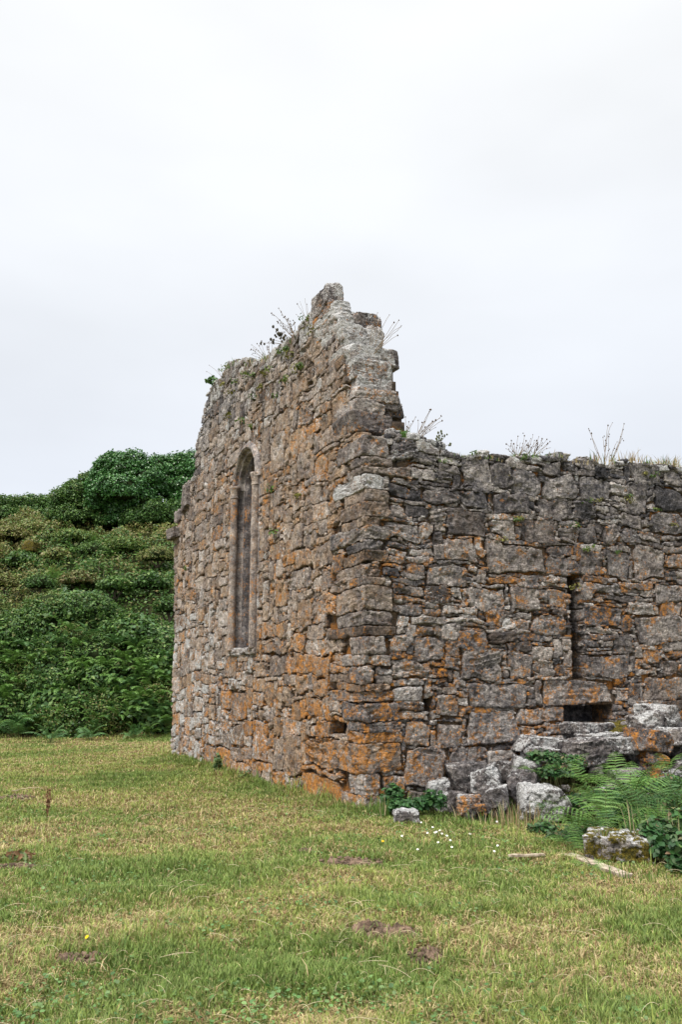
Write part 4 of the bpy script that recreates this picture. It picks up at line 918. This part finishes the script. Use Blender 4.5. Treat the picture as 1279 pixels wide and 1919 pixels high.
# ------------------------------------------------------------------ foreground plants
def clump(name, label, cat, spots, n, size, cols, mat_=None, stems=10, hgt=.35, tip=None, group=None, aspect=.72, spread=None, jitter=.55):
    """leafy clump: arching stems from the ground with broad folded leaves"""
    c0 = np.array(spots[0][0], float); base = c0.copy(); base[2] = terr(base[0], base[1])
    t = empty(name, base); tag(t, label, cat, group); lm = MB(); sm = MB()
    for (c, r) in spots:
        c = np.asarray(c, float); r = np.asarray(r, float); k = max(8, int(n / len(spots))); d = dirs(k, -.4); kk = rng.uniform(.45, 1.08, (len(d), 1)); P = c + d * r * kk
        leaves(lm, P, d * .4 + Z * .8 + np.array([0, -.35, 0]), size, cols, aspect, jitter=jitter)
        if tip: s_ = rng.random(len(P)) < .15; leaves(lm, P[s_] + Z * .02, d[s_] * .4 + Z, size * .8, tip, aspect, jitter=jitter)
        for i_ in range(stems):
            b = c + np.array([random.uniform(-.6, .6) * r[0], random.uniform(-.5, .5) * r[1], 0]); b[2] = terr(b[0], b[1]); e_ = P[random.randrange(len(P))]; s_ = np.linspace(0, 1, 7)[:, None]
            tube(sm, b + (e_ - b) * s_ + Z * .12 * (s_ - s_ ** 2), np.linspace(.005, .002, 7), 4, c=(.10, .10, .04, 1))
    lm.build('leaves', mat_ or M_LEAF, t)
    if sm.n: sm.build('stem', M_STEM, t)
    return t
def spx(x, y, Yv, rx, ry, dep=.8):
    c = at_y(x, y, Yv); s_ = np.linalg.norm(at_y(x + 1, y, Yv) - c); return (c, (rx * s_, rx * s_ * dep, ry * s_))
BR = [(.025, .075, .022), (.035, .10, .03), (.05, .13, .035), (.07, .12, .045)]
BRT = [(.12, .20, .06), (.14, .13, .06), (.18, .12, .07)]
clump('nettle_clump', 'dark leafy nettle clump at the foot of the near corner of the ruin', 'nettles', [spx(738, 1495, 11.1, 22, 24), spx(775, 1512, 11.05, 28, 16), (spx(812, 1505, 11.0, 26, 22)), spx(752, 1512, 10.95, 26, 14)], 900, .06, BR[:3], tip=[(.06, .14, .04)])
clump('bramble_bush', 'bramble spreading over the stones left of the tall ferns', 'bramble', [spx(1020, 1422, 11.6, 34, 16), spx(1065, 1432, 11.4, 34, 18), spx(1040, 1450, 11.2, 36, 16)], 900, .055, BR, tip=BRT)
clump('bramble_bush', 'broad leaved bramble mass at the right edge behind the mossy boulder', 'bramble', [spx(1190, 1512, 10.3, 55, 18), spx(1250, 1515, 10.2, 50, 24), spx(1230, 1545, 9.6, 55, 26), spx(1290, 1550, 9.2, 45, 32), spx(1160, 1535, 10.0, 40, 18)], 2200, .075, BR, tip=BRT)
clump('bramble_bush', 'bramble with large rounded leaves hanging at the bottom right corner past the mossy boulder', 'bramble', [spx(1255, 1590, 8.2, 34, 36), spx(1290, 1610, 7.9, 36, 44), spx(1235, 1560, 8.5, 30, 24)], 1400, .07, BR, tip=BRT)
clump('bramble_bush', 'bramble climbing between ferns under the orange block of the stub wall', 'bramble', [spx(1215, 1478, 11.2, 40, 18), spx(1272, 1475, 11.0, 34, 20)], 1100, .06, BR, tip=BRT)
clump('bramble_bush', 'low bramble among ferns in front of the big white topped boulder', 'bramble', [spx(1060, 1575, 9.5, 36, 18), spx(1020, 1555, 10.0, 30, 14), spx(1100, 1560, 9.7, 42, 22)], 700, .055, BR, tip=BRT)
clump('bramble_bush', 'bramble filling the gap under the large spotted boulder', 'bramble', [spx(1110, 1500, 11.0, 44, 18), spx(1070, 1508, 10.9, 32, 16), spx(1160, 1492, 11.1, 32, 14)], 800, .055, BR, tip=BRT)
clump('weed_clump', 'yellow green weeds at the foot of the gable wall below the lancet window', 'weeds', [spx(468, 1455, 15.6, 22, 12), spx(500, 1462, 15.0, 14, 8)], 350, .05, [(.12, .18, .04), (.20, .22, .07), (.09, .14, .04)])
clump('weed_clump', 'small thistle growing alone against the gable wall left of the weeds', 'weeds', [spx(408, 1435, 16.6, 7, 22)], 120, .06, [(.08, .14, .05), (.11, .16, .05)])
FN = [(1188, 1475, 9.9, .85, 9, 'tallest bright fern in front of the low stub wall', 0), (1125, 1500, 9.9, .80, 9, 'wide arching fern at the centre of the fern bank', 0), (1080, 1540, 9.3, .70, 8, 'fern standing just right of the big white topped boulder', 0), (1060, 1440, 11.2, .60, 7, 'fern arching over the bramble left of the tall ferns', 0),
      (1090, 1600, 8.7, .55, 7, 'low fern spreading over the grass left of the mossy boulder', 0), (1255, 1430, 11.2, .55, 7, 'small fern in the dark gap of the stub wall at the right edge', 0), (1000, 1440, 11.3, .50, 6, 'small fern among stones right of the rubble', 0), (1150, 1545, 9.2, .65, 7, 'dark fern directly behind the mossy boulder', 1), (1230, 1480, 10.2, .6, 7, 'fern growing between brambles near the right edge', 0),
      (1215, 1515, 9.6, .75, 8, 'tall fern leaning over the mossy boulder from the right', 1), (1268, 1500, 9.9, .8, 8, 'dense dark fern at the right edge above the brambles', 1), (1160, 1500, 10.2, .75, 8, 'dark fern behind the widest arching fern', 1), (1045, 1580, 9.2, .5, 7, 'short fern at the grass edge left of the fern bank', 0), (1095, 1590, 8.9, .6, 7, 'fern touching the left side of the mossy boulder', 1),
      (1205, 1560, 8.9, .55, 8, 'bright fern arching over the top of the mossy boulder', 0), (1130, 1530, 9.4, .85, 9, 'full bright fern in the middle of the fern bank', 0), (1240, 1545, 9.2, .7, 8, 'bright fern among bramble right of the mossy boulder', 0), (1165, 1450, 10.9, .75, 8, 'upright fern against the slab of the stub wall', 0),
      (1110, 1460, 10.7, .6, 7, 'fern below the large spotted boulder', 0), (1105, 1625, 8.05, .42, 5, 'frond clump closest to the weathered plank', 0), (1026, 1500, 10.5, .38, 5, 'thin fern drooping over the big white topped boulder', 1), (905, 1478, 11.6, .22, 5, 'tiny fern rooted in the rubble against the wall', 0)]
for (px, py, Yv, L_, n, lb, pl) in FN:
    P = at_y(px, py, Yv); g_ = terr(P[0], P[1]); P[2] = max(g_ - .05, P[2] - .16); fern('bracken_fern', lb, P, n, L_ * .95, None, True, palette=pl)

def blades(name, label, P, n, h, r, cols, cat='grass tuft', lean=.35, wd=.004, group=None, heads=False):
    b = np.asarray(P, float); mb = MB(); 
    for k in range(n):
        a = random.uniform(0, 2 * math.pi); rr = r * math.sqrt(random.random()); p0 = b + np.array([rr * math.cos(a), rr * math.sin(a), -.02]); hh = h * random.uniform(.55, 1.1); ln = hh * random.uniform(0, lean) ; a2 = a + random.gauss(0, .8)
        d = np.array([math.cos(a2), math.sin(a2), 0]); s_ = np.linspace(0, 1, 5)[:, None]; c = p0 + d * ln * s_ ** 2 + Z * hh * (s_ - .22 * s_ ** 3 * lean); sd_ = np.array([-d[1], d[0], 0]) if random.random() < .6 else np.array([1, 0, 0]); w_ = wd * np.array([1, .9, .7, .45, .08])[:, None]
        v = np.stack([c - sd_ * w_, c + sd_ * w_], 1).reshape(-1, 3); i = np.arange(4) * 2; mb.add(v, np.stack([i, i + 1, i + 3, i + 2], 1), c=(*(np.array(random.choice(cols)) * random.uniform(.8, 1.2)), 1))
        if heads and random.random() < .5: blob_core(mb, c[-1], (wd * 1.6, wd * 1.6, wd * 4), (.22, .16, .09), k=6)
    o = mb.build(name, M_GRASS, None, b); tag(o, label, cat, group, 'thing'); return o
GRN = [(.10, .20, .04), (.16, .25, .06), (.08, .15, .035)]; STW = [(.50, .42, .25), (.38, .29, .15), (.26, .18, .1)]
for (px, py, Yv, n, h, r, lb) in ((1235, 1540, 8.8, 90, .55, .35, 'tall green grass stems rising through the brambles at the right edge'), (1132, 1590, 8.6, 24, .36, .06, 'tall grass tuft leaning on the left side of the mossy boulder'), (1190, 1650, 7.6, 60, .13, .30, 'rough grass tuft below the mossy boulder'), (945, 1480, 11.2, 60, .32, .12, 'grass tuft growing in the middle of the rubble'), (975, 1545, 10.6, 90, .30, .30, 'straw coloured grass tuft in front of the rubble stones'), (900, 1545, 10.8, 80, .2, .35, 'grass fringe along the front of the orange patched rubble stones'), (720, 1520, 11.0, 40, .30, .12, 'dark grass tuft at the near corner beside the nettles'), (1260, 1480, 10.0, 70, .5, .4, 'green stems standing at the right edge above the brambles')):
    P = at_y(px, py, Yv); P[2] = terr(P[0], P[1]); blades('grass_tuft', lb, P, n, h, r, GRN + STW[:1] if 'straw' not in lb else STW + GRN[:1], wd=.006)

# dock plant, reddish, at the left
P = gnd(35, 1612); clump('dock_plant', 'reddish brown dock plant in the grass at the left', 'dock', [(P + Z * .04, (.16, .12, .05))], 34, .08, [(.15, .08, .035), (.18, .10, .04), (.10, .14, .04)], aspect=.4, stems=4)
P = gnd(88, 1532); mb = MB(); s_ = np.linspace(0, 1, 8)[:, None]; tube(mb, P + Z * .30 * s_ + np.array([.02, 0, 0]) * s_, np.linspace(.008, .004, 8), 5, c=(.20, .11, .06, 1))
for k in range(40): q_ = P + Z * random.uniform(.06, .32) + rng.normal(size=3) * .012; blob_core(mb, q_, (.010, .010, .014), (.17, .09, .05), k=6)
tag(mb.build('dry_seed_stalk', M_STEM, None, P), 'single dry brown seed stalk standing in the grass at the left', 'dry stalk')

# soil patches and molehills
def soil(px, py, rx, ry, h, label, name='soil_patch', cat='bare soil'):
    c = gnd(px, py); c[2] = terr(c[0], c[1]); BARE.append((c[0], c[1] - ry * .1, rx * .95, ry * 1.0)); n = 64
    a = np.linspace(-1.15, 1.15, n); A_, B_ = np.meshgrid(a, a, indexing='ij'); A_, B_ = A_.ravel(), B_.ravel(); rr = np.hypot(A_, B_)
    x_ = c[0] + A_ * rx; y_ = c[1] + B_ * ry; Q_ = np.stack([x_, y_, np.full_like(x_, px)], 1); e_ = 1 - sst(rr + .30 * fbm(Q_ * 5, 3, 5), .5, 1.0)
    z_ = gz(x_, y_) - .02 + (h + .02) * e_ * (.75 + 1.1 * fbm(Q_ * 22, 4, 8, .65) + .25 * np.abs(fbm(Q_ * 35, 2, 9))); i = (np.arange(n - 1)[:, None] * n + np.arange(n - 1)[None, :]).ravel(); mb = MB()
    mb.add(np.stack([x_, y_, z_], 1), np.stack([i, i + n, i + n + 1, i + 1], 1))
    for k in range(70):
        a_ = random.uniform(0, 6.28); q_ = math.sqrt(random.random()) * 1.1; xx, yy = c[0] + rx * q_ * math.cos(a_), c[1] + ry * q_ * math.sin(a_); s_ = random.uniform(.006, .022)
        blob_core(mb, (xx, yy, terr(xx, yy) + h * max(0, 1 - q_) + s_ * .5), (s_, s_ * random.uniform(.7, 1.2), s_ * .7), (0, 0, 0), k=7, amp=.5)
    tag(mb.build(name, M_SOIL, None, c), label, cat)
soil(657, 1618, .32, .2, .02, 'pinkish bare soil patch in the grass before the corner of the ruin')
soil(720, 1752, .27, .17, .045, 'biggest mound of dug brown soil in the middle of the foreground grass', 'soil_mound')
soil(800, 1792, .12, .18, .04, 'small crumbled brown soil mound right of the biggest one', 'soil_mound')
soil(30, 1496, .32, .20, .04, 'dark earth clod with dead twigs at the left edge of the grass', 'soil_mound')
soil(150, 1802, .17, .12, .02, 'brown earth scrape in the straw coloured grass at the lower left')
soil(572, 1598, .10, .12, .03, 'dark little earth clod in the grass below the gable foot', 'soil_mound')
soil(30, 1622, .2, .12, .03, 'bare earth beside the reddish dock plant')
P = gnd(48, 1494); P[2] += .09; tag(twig(P + np.array([-.2, 0, 0]), .5, .15, .1, .008, (.4, .32, .22)).build('dead_twig', M_STEM, None, P), 'dead twig lying on the dark earth clod at the left edge', 'twig')

# planks
def plank(x0, y0, x1, y1, wd, th, label, lift=.03, name='wooden_plank'):
    a = gnd(x0, y0); b = gnd(x1, y1); a[2] = terr(a[0], a[1]) + lift; b[2] = terr(b[0], b[1]) + lift; d = unit(b - a); s_ = unit(np.cross(d, Z)); W_ = Wall(); W_.along = d
    W_.stone((a + b) / 2, d, s_, np.cross(s_, d), np.linalg.norm(b - a), wd, th, .5, res=.015, back=True, nchip=5, chip=.02, rnd=.006, strata=0, rough=.25, wobble=0, taper=.05); W_.finish(0); tag(W_.build(name, [M_WOOD, M_WOOD], None, (a + b) / 2), label, 'plank')
plank(955, 1612, 1022, 1608, .045, .022, 'thin bleached plank lying in the grass left of the ferns', .055)
plank(1062, 1600, 1178, 1640, .12, .04, 'thick weathered board sunk in the grass below the ferns', .022)

# daisies and dandelions
def daisy(P, label, petal=(.80, .80, .78), heart=(.6, .42, .05), s=.016, name='daisy', cat='daisy', group=None):
    t = empty(name, P); tag(t, label, cat, group); mb = MB(); sm = MB(); h = .07
    tube(sm, np.asarray(P) + Z * h * np.linspace(0, 1, 3)[:, None], .0015, 4, c=(.12, .2, .05, 1)); c = np.asarray(P) + Z * h; nn = unit(np.array([random.gauss(0, .3), -.7, 1])); e1 = unit(np.cross(nn, Z + .01)); e2 = np.cross(nn, e1)
    for k in range(14):
        a = k / 14 * 2 * math.pi; d = e1 * math.cos(a) + e2 * math.sin(a); q_ = np.cross(nn, d); mb.add([c + d * s * .2, c + d * s * .7 + q_ * s * .2, c + d * s + nn * s * .15, c + d * s * .7 - q_ * s * .2], [[0, 1, 2, 3]], c=(*petal, 1))
    mb.build('petals', M_STEM, t); hm = MB(); blob_core(hm, c + nn * .002, (s * .3,) * 3, heart, k=8, amp=0); hm.build('flower_centre', M_STEM, t); sm.build('stem', M_STEM, t)
for (zx, zy) in ((237, 648), (283, 665), (292, 688), (299, 684), (311, 677), (305, 728), (320, 692), (354, 718), (433, 690), (543, 736), (540, 635), (223, 760), (262, 690), (340, 700), (360, 745), (530, 762), (160, 705)):
    P = gnd(679 + zx * .469, 1240 + zy * .469 + 8); P[2] = terr(P[0], P[1]); daisy(P, 'white daisy in the short grass below the rubble stones', group='daisies in the grass', s=.013)
P = gnd(161, 1782); P[2] = terr(P[0], P[1]); daisy(P, 'yellow dandelion in the grass at the lower left', (.85, .62, .02), (.8, .5, .02), .013, 'dandelion', 'dandelion')
P = gnd(718, 1590); P[2] = terr(P[0], P[1]); daisy(P, 'small orange yellow flower in the grass above the soil patch', (.85, .45, .02), (.8, .4, .02), .014, 'dandelion', 'dandelion')

# ------------------------------------------------------------------ plants on the wall tops and in the joints
def wall_top(fn, x, y, off=.3):
    a, z = fn(x, y, 0); d_ = U if fn is on_gable else V; o_ = V if fn is on_gable else U; return CO + d_ * a + Z * (z - .05) + o_ * off
def stalks(name, label, cat, base_px, tips, fn, col=(.22, .17, .12), head=(.10, .07, .05), r=.007, hs=.014, leafy_=0, group=None, off=.12):
    base = [wall_top(fn, *b, off) for b in base_px]; t = empty(name, base[0]); tag(t, label, cat, group); sm, hm = MB(), MB(); Yb = None
    r = r * .7; hs = hs * .8
    tips = list(tips) + [(x + random.gauss(0, 7), y + random.uniform(2, 16)) for (x, y) in tips for _ in range(1)]
    for ti_, (x, y) in enumerate(tips):
        b = min(base, key=lambda q: 0) if len(base) == 1 else base[int(np.argmin([abs(bp[0] - x) for bp in base_px]))]
        e_ = at_y(x, y, b[1]); s_ = np.linspace(0, 1, 8)[:, None]; sdv = (e_ - b); bow = np.array([random.uniform(-.22, .22), 0, random.uniform(0, .2)]) * np.linalg.norm(sdv)
        pts = b + sdv * s_ + bow * (s_ - s_ ** 2) + rng.normal(size=(8, 3)) * .004; tube(sm, pts, np.linspace(r, r * .55, 8), 5, c=(*col, 1))
        hm = MB(); blob_core(hm, pts[-1], np.array((hs, hs, hs * 1.3)) * random.uniform(.4, 1.1), head, k=8); hm.build('seed_head', M_STEM, t)
        for k in range(leafy_): q_ = pts[random.randrange(3, 8)] + rng.normal(size=3) * .02; blob_core(sm, q_, (hs * .8, hs * .8, hs), head, k=6)
    sm.build('stem', M_STEM, t); return t
stalks('dead_flower_stalks', 'three thin dead flower stalks on the right side of the broken gable peak', 'dry stalks', [(722, 646)], [(730, 590), (748, 600), (751, 612), (708, 586)], on_side, off=.55, leafy_=0)
stalks('dead_flower_stalks', 'brown seeded stalks on the gable slope just left of the peak', 'dry stalks', [(548, 634), (556, 624)], [(522, 578), (534, 592), (524, 600), (540, 598), (545, 612), (552, 604), (530, 612)], on_gable, leafy_=4)
stalks('dead_flower_stalks', 'dark leaved dry weed on the gable slope below the seeded stalks', 'dry stalks', [(528, 640)], [(512, 612), (516, 628), (508, 636), (524, 628), (518, 622)], on_gable, head=(.05, .045, .03), hs=.03, leafy_=2)
stalks('dead_flower_stalks', 'fan of fine dry stalks on the lower gable slope', 'dry stalks', [(490, 672), (496, 668)], [(472, 646), (476, 656), (482, 644), (490, 640), (500, 650), (505, 640), (510, 642), (478, 662)], on_gable, leafy_=2, r=.006)
stalks('dry_grass_stems', 'two fine grass stems standing beside the gable peak', 'dry grass', [(566, 602)], [(562, 566), (572, 560), (556, 590)], on_gable, hs=.012, r=.005)
stalks('dead_flower_stalks', 'leaning stem and leaves at the left shoulder of the gable', 'dry stalks', [(410, 712)], [(392, 684), (414, 684), (422, 680)], on_gable, hs=.012, r=.006)
stalks('dry_grass_stems', 'tall dark headed stalks where the side wall meets the broken gable end', 'dry grass', [(790, 818), (772, 812)], [(808, 768), (812, 790), (824, 784), (828, 780), (796, 790), (785, 788), (780, 782), (760, 782)], on_side, leafy_=1, off=.2)
stalks('leafy_weed', 'leafy weed sprig on the side wall top right of the gable end', 'weed', [(826, 838)], [(822, 812), (828, 808), (834, 818), (820, 824)], on_side, col=(.12, .13, .06), head=(.09, .10, .05), hs=.02, leafy_=4, off=.1)
stalks('dead_flower_stalks', 'dense tuft of dead flower stalks on the middle of the side wall', 'dry stalks', [(985, 848), (1000, 846), (1015, 845)], [(958, 826), (964, 832), (972, 818), (976, 830), (984, 816), (990, 830), (996, 822), (1003, 826), (1010, 818), (1017, 830), (1026, 824), (1028, 832), (950, 832), (1000, 814), (1008, 832)], on_side, leafy_=1, r=.006, off=.2)
stalks('tall_grass_stems', 'pair of tall flowering grass stems on the right half of the side wall', 'dry grass', [(1150, 866), (1158, 866)], [(1148, 792), (1171, 794), (1142, 818), (1166, 822), (1104, 804)], on_side, leafy_=2, off=.2)
for (x, y, n, h, r, lb, cols) in ((762, 812, 90, .16, .16, 'bright green leafy tuft at the foot of the broken gable end', GRN), (872, 850, 90, .10, .14, 'bright green tuft on the side wall top', GRN), (1190, 860, 70, .22, .3, 'wispy dry grass on the side wall near the right edge', STW), (1262, 868, 160, .24, .22, 'dense dry grass tussock at the right end of the side wall', STW + GRN[:1]), (1130, 860, 60, .20, .3, 'fine grass at the feet of the tall flowering stems', STW + GRN), (990, 850, 60, .12, .25, 'low green growth under the dead stalks', GRN), (500, 672, 60, .14, .3, 'short grass along the lower gable slope', STW + GRN), (548, 636, 60, .14, .2, 'short grass below the seeded stalks on the gable', STW + GRN), (1080, 862, 40, .12, .3, 'sparse grass on the side wall between rounded block and tall stems', STW)):
    fn = on_gable if x < 600 else on_side; P = wall_top(fn, x, y, .15); blades('wall_top_grass', lb, P, n, h, r, cols, lean=.8, wd=.006)
for (x, y, n, h, r, lb) in ((845, 846, 60, .10, .2, 'short dry grass on the side wall just right of the leafy sprig'), (920, 855, 70, .09, .3, 'low turf on the side wall left of the dead stalks'), (1045, 850, 60, .12, .25, 'tuft of dry grass on the side wall right of the dead stalks'), (1215, 864, 80, .16, .3, 'ragged dry grass left of the dense tussock at the right end'), (440, 680, 60, .14, .3, 'grass on the flat left part of the gable top'), (470, 678, 50, .12, .3, 'thin grass between the flat gable top and its slope'), (740, 810, 30, .10, .1, 'grass sprouting under the lowest slab of the broken gable end')):
    P = wall_top(on_gable if x < 600 else on_side, x, y, .15); blades('wall_top_grass', lb, P, n, h, r, STW + GRN, lean=1.0, wd=.006)
clump('wall_top_plant', 'green leafy plant growing in the angle between gable end and side wall', 'plant', [(wall_top(on_side, 760, 808, .15), (.18, .12, .08)), (wall_top(on_side, 778, 812, .15), (.14, .1, .06))], 160, .06, [(.06, .16, .03), (.10, .22, .05)], stems=0)
clump('wall_top_plant', 'small round leaved plant at the far left shoulder of the gable', 'plant', [(wall_top(on_gable, 400, 712, -.03), (.16, .1, .14))], 60, .09, [(.05, .12, .03), (.08, .16, .04)], stems=0)
TU = [(on_gable, x, y) for x, y in ((560, 692), (566, 686), (538, 712), (545, 668), (530, 660), (508, 690), (500, 700), (476, 705), (465, 700), (437, 735), (430, 690), (424, 695), (420, 720), (445, 715), (520, 742), (490, 725), (456, 790), (472, 800), (432, 780), (540, 655), (575, 600), (590, 620), (478, 745), (517, 1000), (560, 930), (512, 918), (350, 1065))]
TU += [(on_side, x, y) for x, y in ((975, 972), (968, 975), (1180, 930), (1178, 938), (1222, 893), (1228, 890), (1210, 888), (1098, 1030), (1105, 1025), (1262, 985), (1078, 985), (1230, 955), (938, 1014), (832, 866), (980, 860), (1120, 938), (1155, 1035), (1100, 940), (1078, 1100), (890, 850))]
for k, (fn, x, y) in enumerate(TU):
    P = wall_top(fn, x, y, -.01); P[2] += .05; onb = fn is on_gable; s_ = random.uniform(.6, 1.3); mb = MB(); r_ = np.array([.10, .10, .055]) * s_ if not onb else np.array([.13, .15, .09]) * s_
    d = dirs(26, -.8); n_ = -(V if onb else U); Pp = P + d * r_ * rng.uniform(.3, 1, (len(d), 1)) + n_ * .02; leaves(mb, Pp, d + n_ * .6 + Z * .4, .075 if onb else .045, [(.09, .16, .03), (.16, .20, .04), (.06, .11, .03)] if k % 3 else [(.20, .19, .04), (.14, .14, .03)], .4, jitter=.5)
    lb = ('small green plant tuft rooted in a joint of the gable wall' if onb else 'small green fern tuft rooted in a joint of the side wall'); tag(mb.build('wall_fern', M_LEAF, None, P), lb, 'wall plant', 'plant tufts in the gable joints' if onb else 'plant tufts in the side wall joints')

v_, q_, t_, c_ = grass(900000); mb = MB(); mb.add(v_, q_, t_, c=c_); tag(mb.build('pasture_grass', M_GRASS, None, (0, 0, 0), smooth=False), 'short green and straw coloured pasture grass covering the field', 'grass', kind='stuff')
# clover and small broad leaves among the grass
mb = MB(); n = 16000; d_ = np.exp(rng.uniform(math.log(3.8), math.log(13), n)); x_ = d_ * np.tan(rng.uniform(-.5, .5, n)); u_, vv = wall_uv(x_, d_); Pc = np.stack([x_, d_, np.zeros(n)], 1)
ok = (fbm(Pc * 1.5, 3, 301) + .35 * fbm(Pc * 6, 2, 302) > .10) & ~((u_ > -.3) & (vv > -.3)) & ~((vv > 3) & (u_ > -3)); Pc = Pc[ok]; Pc[:, 2] = gz(Pc[:, 0], Pc[:, 1]) + rng.uniform(.02, .055, len(Pc))
leaves(mb, Pc, np.tile(Z, (len(Pc), 1)), .024, [(.07, .16, .04), (.11, .21, .06), (.15, .24, .08)], .9, fold=.15, jitter=.35)
tag(mb.build('clover', M_LEAF), 'small clover leaves growing low among the grass', 'clover', kind='stuff')
# long fallen straws
mb = MB()
for k in range(420):
    d_ = math.exp(random.uniform(math.log(4), math.log(14))); x_ = d_ * math.tan(random.uniform(-.45, .45)); u_, vv = wall_uv(x_, d_)
    if u_ > -.3 and vv > -.3 or (vv > 3 and u_ > -3): continue
    a = random.uniform(0, math.pi); L_ = random.uniform(.06, .20); s_ = np.linspace(-.5, .5, 6)[:, None]; p = np.array([x_, d_, terr(x_, d_) + random.uniform(.02, .06)]); pts = p + np.array([math.cos(a), math.sin(a), random.uniform(-.1, .25)]) * L_ * s_ + Z * .03 * (1 - 4 * s_ ** 2) * random.random() + np.array([-math.sin(a), math.cos(a), 0]) * .04 * L_ * np.sin(s_ * 4 + k)
    tube(mb, pts, .0009 + .0001 * d_, 4, c=(.60, .52, .34, 1), cap=False)
tag(mb.build('fallen_straw', M_GRASS), 'scattered pale straws lying on the short grass', 'straw', kind='stuff')
print('verts done', round(time.time() - T0, 1))
